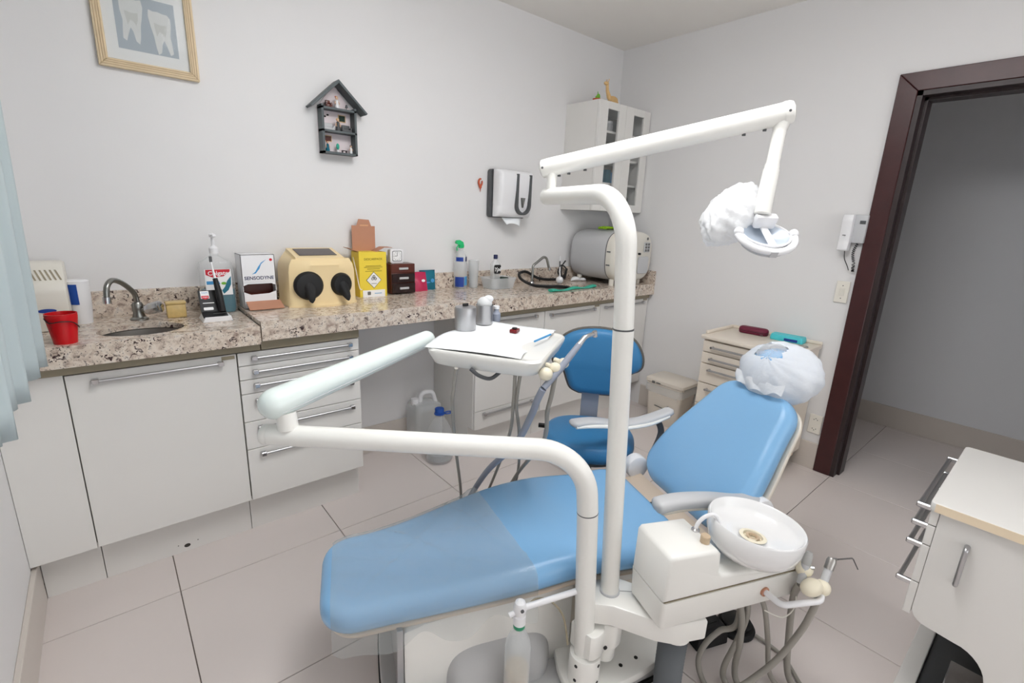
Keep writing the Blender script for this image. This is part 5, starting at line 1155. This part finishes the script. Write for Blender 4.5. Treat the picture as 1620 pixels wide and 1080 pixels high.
part(G().loft(rows), 'upper_arm', 'enamel_cool', t, ang=60)
part(G().tube([A0+dA*x-sA*(lerp(.043, .030, x/.5)*.925)-uA*(lerp(.042, .027, x/.5)*.40) for x in [.02*i for i in range(25)]], .0012, 6), 'arm_seam', 'plastic_grey', t)
TR = R(32); tc_ = Vector((.967, 1.185, 0))
part(G().cyl((.84, 1.372, .930), (.84, 1.372, .975), .02), 'tray_joint', 'plastic_off', t)
# tray: its own frame
tm = Matrix.Translation(tc_) @ Matrix.Rotation(TR, 4, 'Z')
def tsec(hx, hy, z, r=.045): return [tm @ Vector((p[0], p[1], z)) for p in rrect(-hx, hx, -hy, hy, r, 7)]
part(G().loft([tsec(.168, .152, .948), tsec(.181, .167, .954), tsec(.192, .181, .985), tsec(.194, .183, .996), tsec(.190, .179, 1.002), tsec(.182, .171, 1.002), tsec(.178, .167, .996)]), 'tray', 'enamel', t, 'white plastic instrument tray', ang=50)
part(G().tube(spline([(.79, 1.105, .958), (.812, 1.091, .936), (.846, 1.075, .926), (.889, 1.072, .95)], 6), .006, 10), 'under_handle', 'grey_dark', t)
for k, p in enumerate(((.952, .952, .955), (.990, .952, .966), (1.028, .955, .975))):
    part(G().ball(p, (.021-.002*k, .021-.002*k, .02-.002*k)).cyl((p[0]-.01, p[1]+.03, p[2]+.005), p, .008, n=10), 'holder', 'cream_ball', t)
# things on the tray
rows = []
for j in range(15):
    a = j/14; row = []
    for i in range(19):
        b = i/18; x = -.185+.40*b; y = -.125+.31*a
        z = 1.006+.003*math.sin(9*b+4*a)+.02*max(0, b-.8)*a*3
        if a < .2: z -= .02*(.2-a)*5*math.sin(PI*b)**2
        row.append(tm @ Vector((x, y+.012*math.sin(5*b), z)))
    rows.append(row)
p = single(G().grid(rows), 'paper_cover', 'paper', 'white paper sheet spread over the instrument tray', 'paper', ang=80); p.modifiers.new('thick', 'SOLIDIFY').thickness = .0008
c = (.940, 1.352, 1.0095)
t = thing('metal_canister', 'brushed steel lidded canister on the instrument tray', 'canister', c)
part(G().lathe([(0, 0), (.036, 0), (.037, .004), (.037, .058), (0, .058)], c, 28), 'body', 'satin', t)
part(G().lathe([(.0385, .05), (.0385, .074), (.036, .08), (.02, .083), (0, .083)], c, 28), 'lid', 'satin', t)
part(G().box(c[0]-.012, c[0]+.012, c[1]-.003, c[1]+.003, c[2]+.082, c[2]+.092, .002, 1), 'lid_knob', 'black', t)
c = (1.055, 1.395, 1.0095)
t = thing('metal_canister', 'steel canister stuffed with white cotton on the tray', 'canister', c)
part(G().lathe([(0, 0), (.032, 0), (.033, .07), (.031, .07), (.03, .004), (0, .003)], c, 28), 'body', 'satin', t)
part(G().ball((c[0], c[1], c[2]+.075), (.028, .028, .025)).ball((c[0]+.012, c[1]-.008, c[2]+.092), (.018, .018, .014)), 'cotton', 'cap_cloth', t, ang=60)
c = (1.115, 1.400, 1.0095)
t = thing('glass_vial', 'small bluish glass bottle behind the cotton canister', 'bottle', c)
part(G().lathe([(0, 0), (.016, 0), (.017, .03), (.01, .04), (.01, .05), (0, .05)], c, 18), 'body', 'hose_blue', t)
part(G().lathe([(0, .049), (.012, .049), (.012, .06), (0, .06)], c, 18), 'stopper', 'plastic_white', t)
t = thing('dappen_dish', 'small red-brown dish on the paper of the instrument tray', 'dish', loc=(1.06, 1.225, 1.0105), rot=.5)
part(G().box(-.018, .018, -.013, .013, 0, .012, .002, 1), 'block', 'red_dark', t); part(G().cyl((0, 0, .012), (0, 0, .016), .009, n=14), 'rim', 'black', t)
t = thing('dental_probe', 'pale blue thin instrument lying on the tray rim', 'instrument', loc=(1.075, 1.105, 1.009), rot=R(20))
part(G().tube([(-.05, 0, .004), (.07, 0, .004)], .0035, 8), 'handle', 'sky_print', t); part(G().tube([(.07, 0, .004), (.10, 0, .005), (.107, .004, .009)], .0013, 6), 'point', 'chrome', t)
t = thing('dental_handpiece', 'grey dental handpiece with a silver head in front of the stool', 'handpiece', (.95, .944, .92))
part(G().tube([(.940, .946, .915), (.997, .941, .963), (1.072, .938, 1.030)], [.0095, .011, .0095], 16), 'body', 'hose_blue', t)
part(G().tube([(1.072, .938, 1.030), (1.096, .938, 1.050), (1.118, .936, 1.056)], [.009, .008, .006], 14), 'neck', 'chrome', t)
part(G().tube([(1.112, .936, 1.054), (1.142, .934, 1.060)], [.0065, .0065], 14), 'head', 'chrome', t)
part(G().cyl((1.135, .934, 1.066), (1.140, .934, 1.048), .0075, n=14), 'chuck', 'chrome', t)
ih = [('dark grey hose hanging from the left of the instrument tray', [(.759, 1.134, .957), (.768, 1.16, .88), (.776, 1.178, .82), (.843, 1.261, .639), (1.0, 1.45, .30), (1.08, 1.56, .05), (1.10, 1.60, .012)], .0058, 'hose_grey'),
      ('thin grey hose crossing below the middle of the tray', [(.908, 1.038, .953), (.921, 1.056, .83), (.958, 1.113, .69), (1.089, 1.36, .35), (1.15, 1.55, .05), (1.16, 1.58, .012)], .0055, 'hose_grey'),
      ('second thin grey hose crossing below the middle of the tray', [(.92, 1.026, .953), (.929, 1.05, .831), (.992, 1.10, .692), (1.19, 1.32, .36), (1.26, 1.48, .05), (1.27, 1.50, .012)], .0055, 'hose_grey'),
      ('thick blue-grey hose trailing from the silver handpiece', [(.938, .946, .913), (.935, .965, .87), (.943, .995, .81), (.952, 1.075, .675), (1.012, 1.30, .45), (1.0, 1.45, .2), (.99, 1.55, .03), (.98, 1.60, .014)], .011, 'hose_blue'),
      ('grey hose hanging under the tray holders in front of the stool', [(.990, .948, .95), (.985, .955, .88), (.987, .97, .82), (1.047, 1.04, .674), (1.145, 1.265, .42), (1.15, 1.42, .15), (1.14, 1.50, .012)], .007, 'hose_grey')]
for lab, pts, r, mm in ih:
    b0 = pts[-1]; tt = thing('hose', lab, 'hose', (b0[0], b0[1], 0), group='hoses below the instrument tray')
    part(G().tube(spline(pts, 9), r, 12), 'tube', mm, tt, ang=60)

# ================================================================== OPERATING LIGHT
t = thing('operating_light', 'white dental operating light on a tall bent pole and swing arm', 'dental light', (1.005, .69, .35))
part(G().tube([(1.007, .689, .352), (.978, .7135, 1.135)], .0265, 28), 'lower_pole', 'enamel', t)
part(G().lathe([(.029, 0), (.029, .006), (.026, .007)], (1.007, .689, .352), 28), 'pole_collar', 'plastic_grey', t)
part(G().tube([(.978, .7135, 1.135), (.9779, .7136, 1.139)], .0267, 28), 'pole_ring', 'grey_dark', t)
part(G().tube(fillet([(.9779, .7136, 1.139), (.962, .728, 1.463), (1.092, 1.135, 1.463)], .13, 14), .0255, 28), 'bent_pole', 'enamel', t, ang=50)
part(G().cyl((1.090, 1.128, 1.463), (1.098, 1.152, 1.463), .0255, .018, 28, .008), 'end_cap', 'enamel', t)
part(G().cyl((1.082, 1.108, 1.478), (1.082, 1.108, 1.535), .0155), 'swivel_post', 'enamel', t)
B0, B1 = Vector((1.082, 1.118, 1.548)), Vector((1.410, .585, 1.688)); dB = (B1-B0).normalized()
part(G().tube([B0-dB*.03, B0-dB*.024, B0-dB*.005, B1-dB*.01], [.018, .0265, .0278, .0278], 28), 'swing_arm', 'enamel', t, ang=50)
part(G().tube([B1-dB*.01, B1+dB*.004, B1+dB*.012, B1+dB*.016], [.0292, .0292, .026, .018], 28), 'arm_cap', 'enamel', t)
rB = Vector((0, 0, 1)).cross(dB).normalized()
for p in (B0-dB*.018, B1+dB*.0): part(G().cyl(p+rB*.0265, p+rB*.0292, .0035, n=8).cyl(p-rB*.0265, p-rB*.0292, .0035, n=8), 'arm_pin', 'grey_dark', t)
for x in (.03, .06, .11): part(G().cyl(B0+dB*x-Vector((0, 0, .0275)), B0+dB*x-Vector((0, 0, .033)), .005, n=8), 'arm_screw', 'grey_dark', t)
for x in (-.05, -.10): part(G().cyl(B1+dB*x-Vector((0, 0, .0275)), B1+dB*x-Vector((0, 0, .033)), .005, n=8), 'arm_screw', 'grey_dark', t)
D0 = Vector((1.404, .595, 1.662)); D1 = Vector((1.352, .583, 1.430)); dd = D1-D0
part(G().cyl(D0, D0+dd*.09, .021, .016), 'drop_socket', 'enamel', t)
part(G().tube([D0, D0+dd*.46], .0165, 24), 'drop_tube', 'enamel', t)
part(G().tube([D0+dd*.44, D0+dd*.445, D0+dd*.50, D0+dd*.505], [.0165, .0185, .0185, .0205], 24), 'drop_collar', 'enamel', t)
part(G().tube([D0+dd*.505, D0+dd*.985, D0+dd*1.0], [.0205, .0215, .018], 24), 'drop_sleeve', 'enamel', t)
# lamp head, tilted towards the camera
hr = Vector((.759, -.651, 0)); hc = Vector((1.348, .562, 1.380))
hfw = Vector((-.651, -.759, 0)); tilt = R(34)
hn = (Vector((0, 0, 1))*math.cos(tilt)+hfw*math.sin(tilt)).normalized(); hy_ = hn.cross(hr)
hmx = frame_mtx(hc, hr, hy_) @ Matrix.Scale(.80, 4)
part(G().lathe([(0, -.038), (.045, -.034), (.07, -.022), (.081, -.004), (.082, .004), (.077, .005), (.074, 0), (.06, -.014), (.03, -.022), (0, -.024)], n=40, sy=.80, mtx=hmx), 'head_shell', 'plastic_white', t, ang=50)
part(G().lathe([(.0735, .001), (.058, -.0125), (.03, -.0205), (0, -.0225)], n=40, sy=.80, mtx=hmx), 'reflector', 'mirror', t, 'bluish mirror reflector', ang=60)
part(G().box(-.012, .012, -.064, .066, .0, .008, .002, 1, mtx=hmx), 'center_strip', 'plastic_white', t)
part(G().tube([hmx @ Vector((.092*math.cos(a), -.082*math.sin(a)-.008*0, -.002-.006*math.sin(a))) for a in [PI*i/28 for i in range(29)]], .0095, 12), 'handle_band', 'plastic_white', t)
for s in (-1, 1): part(G().ball(hmx @ Vector((s*.090, .004, .004)), .0125), 'handle_knob', 'plastic_white', t)
part(G().box(-.012, .012, -.002, .002, -.012, .010, .001, 1, mtx=hmx @ Matrix.Translation((0, -.092, -.010))), 'switch', 'plastic_grey', t)
part(G().tube([hmx @ Vector((.072*math.cos(a), -.072*math.sin(a), -.028)) for a in [PI*(.08+.84*i/24) for i in range(25)]], .006, 10), 'lower_band', 'plastic_grey', t)
part(G().tube([D1, hc+hy_*.045+hn*.01], .014, 16).box(-.035, .035, .03, .06, .0, .045, .006, mtx=hmx), 'yoke', 'plastic_white', t)
cc = Vector((1.352, .662, 1.428)); cq = frame_mtx(cc, (hr*.75+Vector((0, 0, .66))).normalized(), (-hfw))
t = thing('lamp_cap', 'white disposable cap hung over the left handle of the operating light', 'cap', cc-Vector((0, 0, .06)))
part(cap_shell(cq @ Matrix.Rotation(R(20), 4, 'Z') @ Matrix.Diagonal((.105, .062, .066, 1)), 2, None, 11, .10), 'cap', 'cap_cloth', t, ang=180)

# ================================================================== CART AT THE RIGHT EDGE
t = thing('instrument_cart', 'white instrument cart with drawers and a side door at the right edge', 'cart', (1.9, -.2, 0))
x0, x1, y1, y0, zt, zb = 1.645, 2.185, .108, -.50, .672, .325
part(G().prism(rrect(x0-.012, x1+.01, y0-.01, y1+.024, .014), zt+.002, zt+.026, 'z', .003), 'top', 'lam', t)
part(G().box(x0-.0135, x0-.0118, y0, y1+.012, zt+.002, zt+.0255), 'edge_band', 'cream_edge', t)
sp2 = [(y1, zt), (y1, zb+.04)]
for i in range(6): a = R(-90+0)-R(0); sp2.append((y1-.04+.04*math.cos(-R(90)*i/5), zb+.04+.04*math.sin(-R(90)*i/5)))
sp2 += [(y1-.10, zb-.005)]
for i in range(9): a = R(90*i/8); sp2.append((y1-.10-.075*math.sin(a), zb-.005-.085*(1-math.cos(a))))
sp2 += [(y1-.175, .02), (y0, .02), (y0, zt)]
sd = part(G().prism(sp2, x0, x0+.018, 'x', .0012, 1), 'side_panel', 'lam', t)
part(G().tube(fillet([(x0, y1-.068, zt-.065), (x0-.024, y1-.068, zt-.065), (x0-.024, y1-.068, zt-.175), (x0, y1-.068, zt-.175)], .008), .006, 12), 'handle', 'satin', sd)
part(G().box(x0+.018, x1-.018, y0, y1-.001, zb+.04, zt), 'carcass', 'lam', t)
part(G().box(x1-.018, x1, y0, y1, .02, zt), 'far_side_panel', 'lam', t)
part(G().box(x0+.018, x1-.018, y0, y0+.016, .02, zb+.04), 'rear_panel', 'lam', t)
zz = [zt, zt-.046, zt-.108, zt-.228, zb+.012]
for i in range(4):
    d = part(G().box(x0+.001, x1-.001, y1+.001, y1+.019, zz[i+1]+.0015, zz[i]-.0015, .0012, 1), 'drawer', 'lam', t)
    if i < 4:
        z = (zz[i]-.012 if i < 1 else (zz[i]-.022 if i < 3 else zz[i]-.026)); 
        hh = part(G().cyl((x0+.03, y1+.048, z), (x1-.06, y1+.048, z), .0062, n=12), 'handle', 'satin', d)
        for x in (x0+.034, x1-.064): part(G().box(x-.006, x+.006, y1+.018, y1+.056, z-.008, z+.008, .003, 1), 'handle_post', 'chrome', hh)
part(G().box(x0+.02, x1, y1-.05, y1-.005, .0, .05, .002, 1), 'base_rail', 'lam', t)
part(G().box(x0+.02, x1-.018, y0+.016, y1-.052, .0, .03), 'base_shelf', 'grey_dark', t)
t = thing('metal_tin', 'small shiny metal tin on the low shelf of the white cart', 'tin', (1.76, -.04, .03))
part(G().box(1.72, 1.86, -.09, .0, .0305, .10, .008), 'tin', 'chrome', t); part(G().box(1.716, 1.864, -.094, .004, .10, .118, .005), 'lid', 'chrome', t)
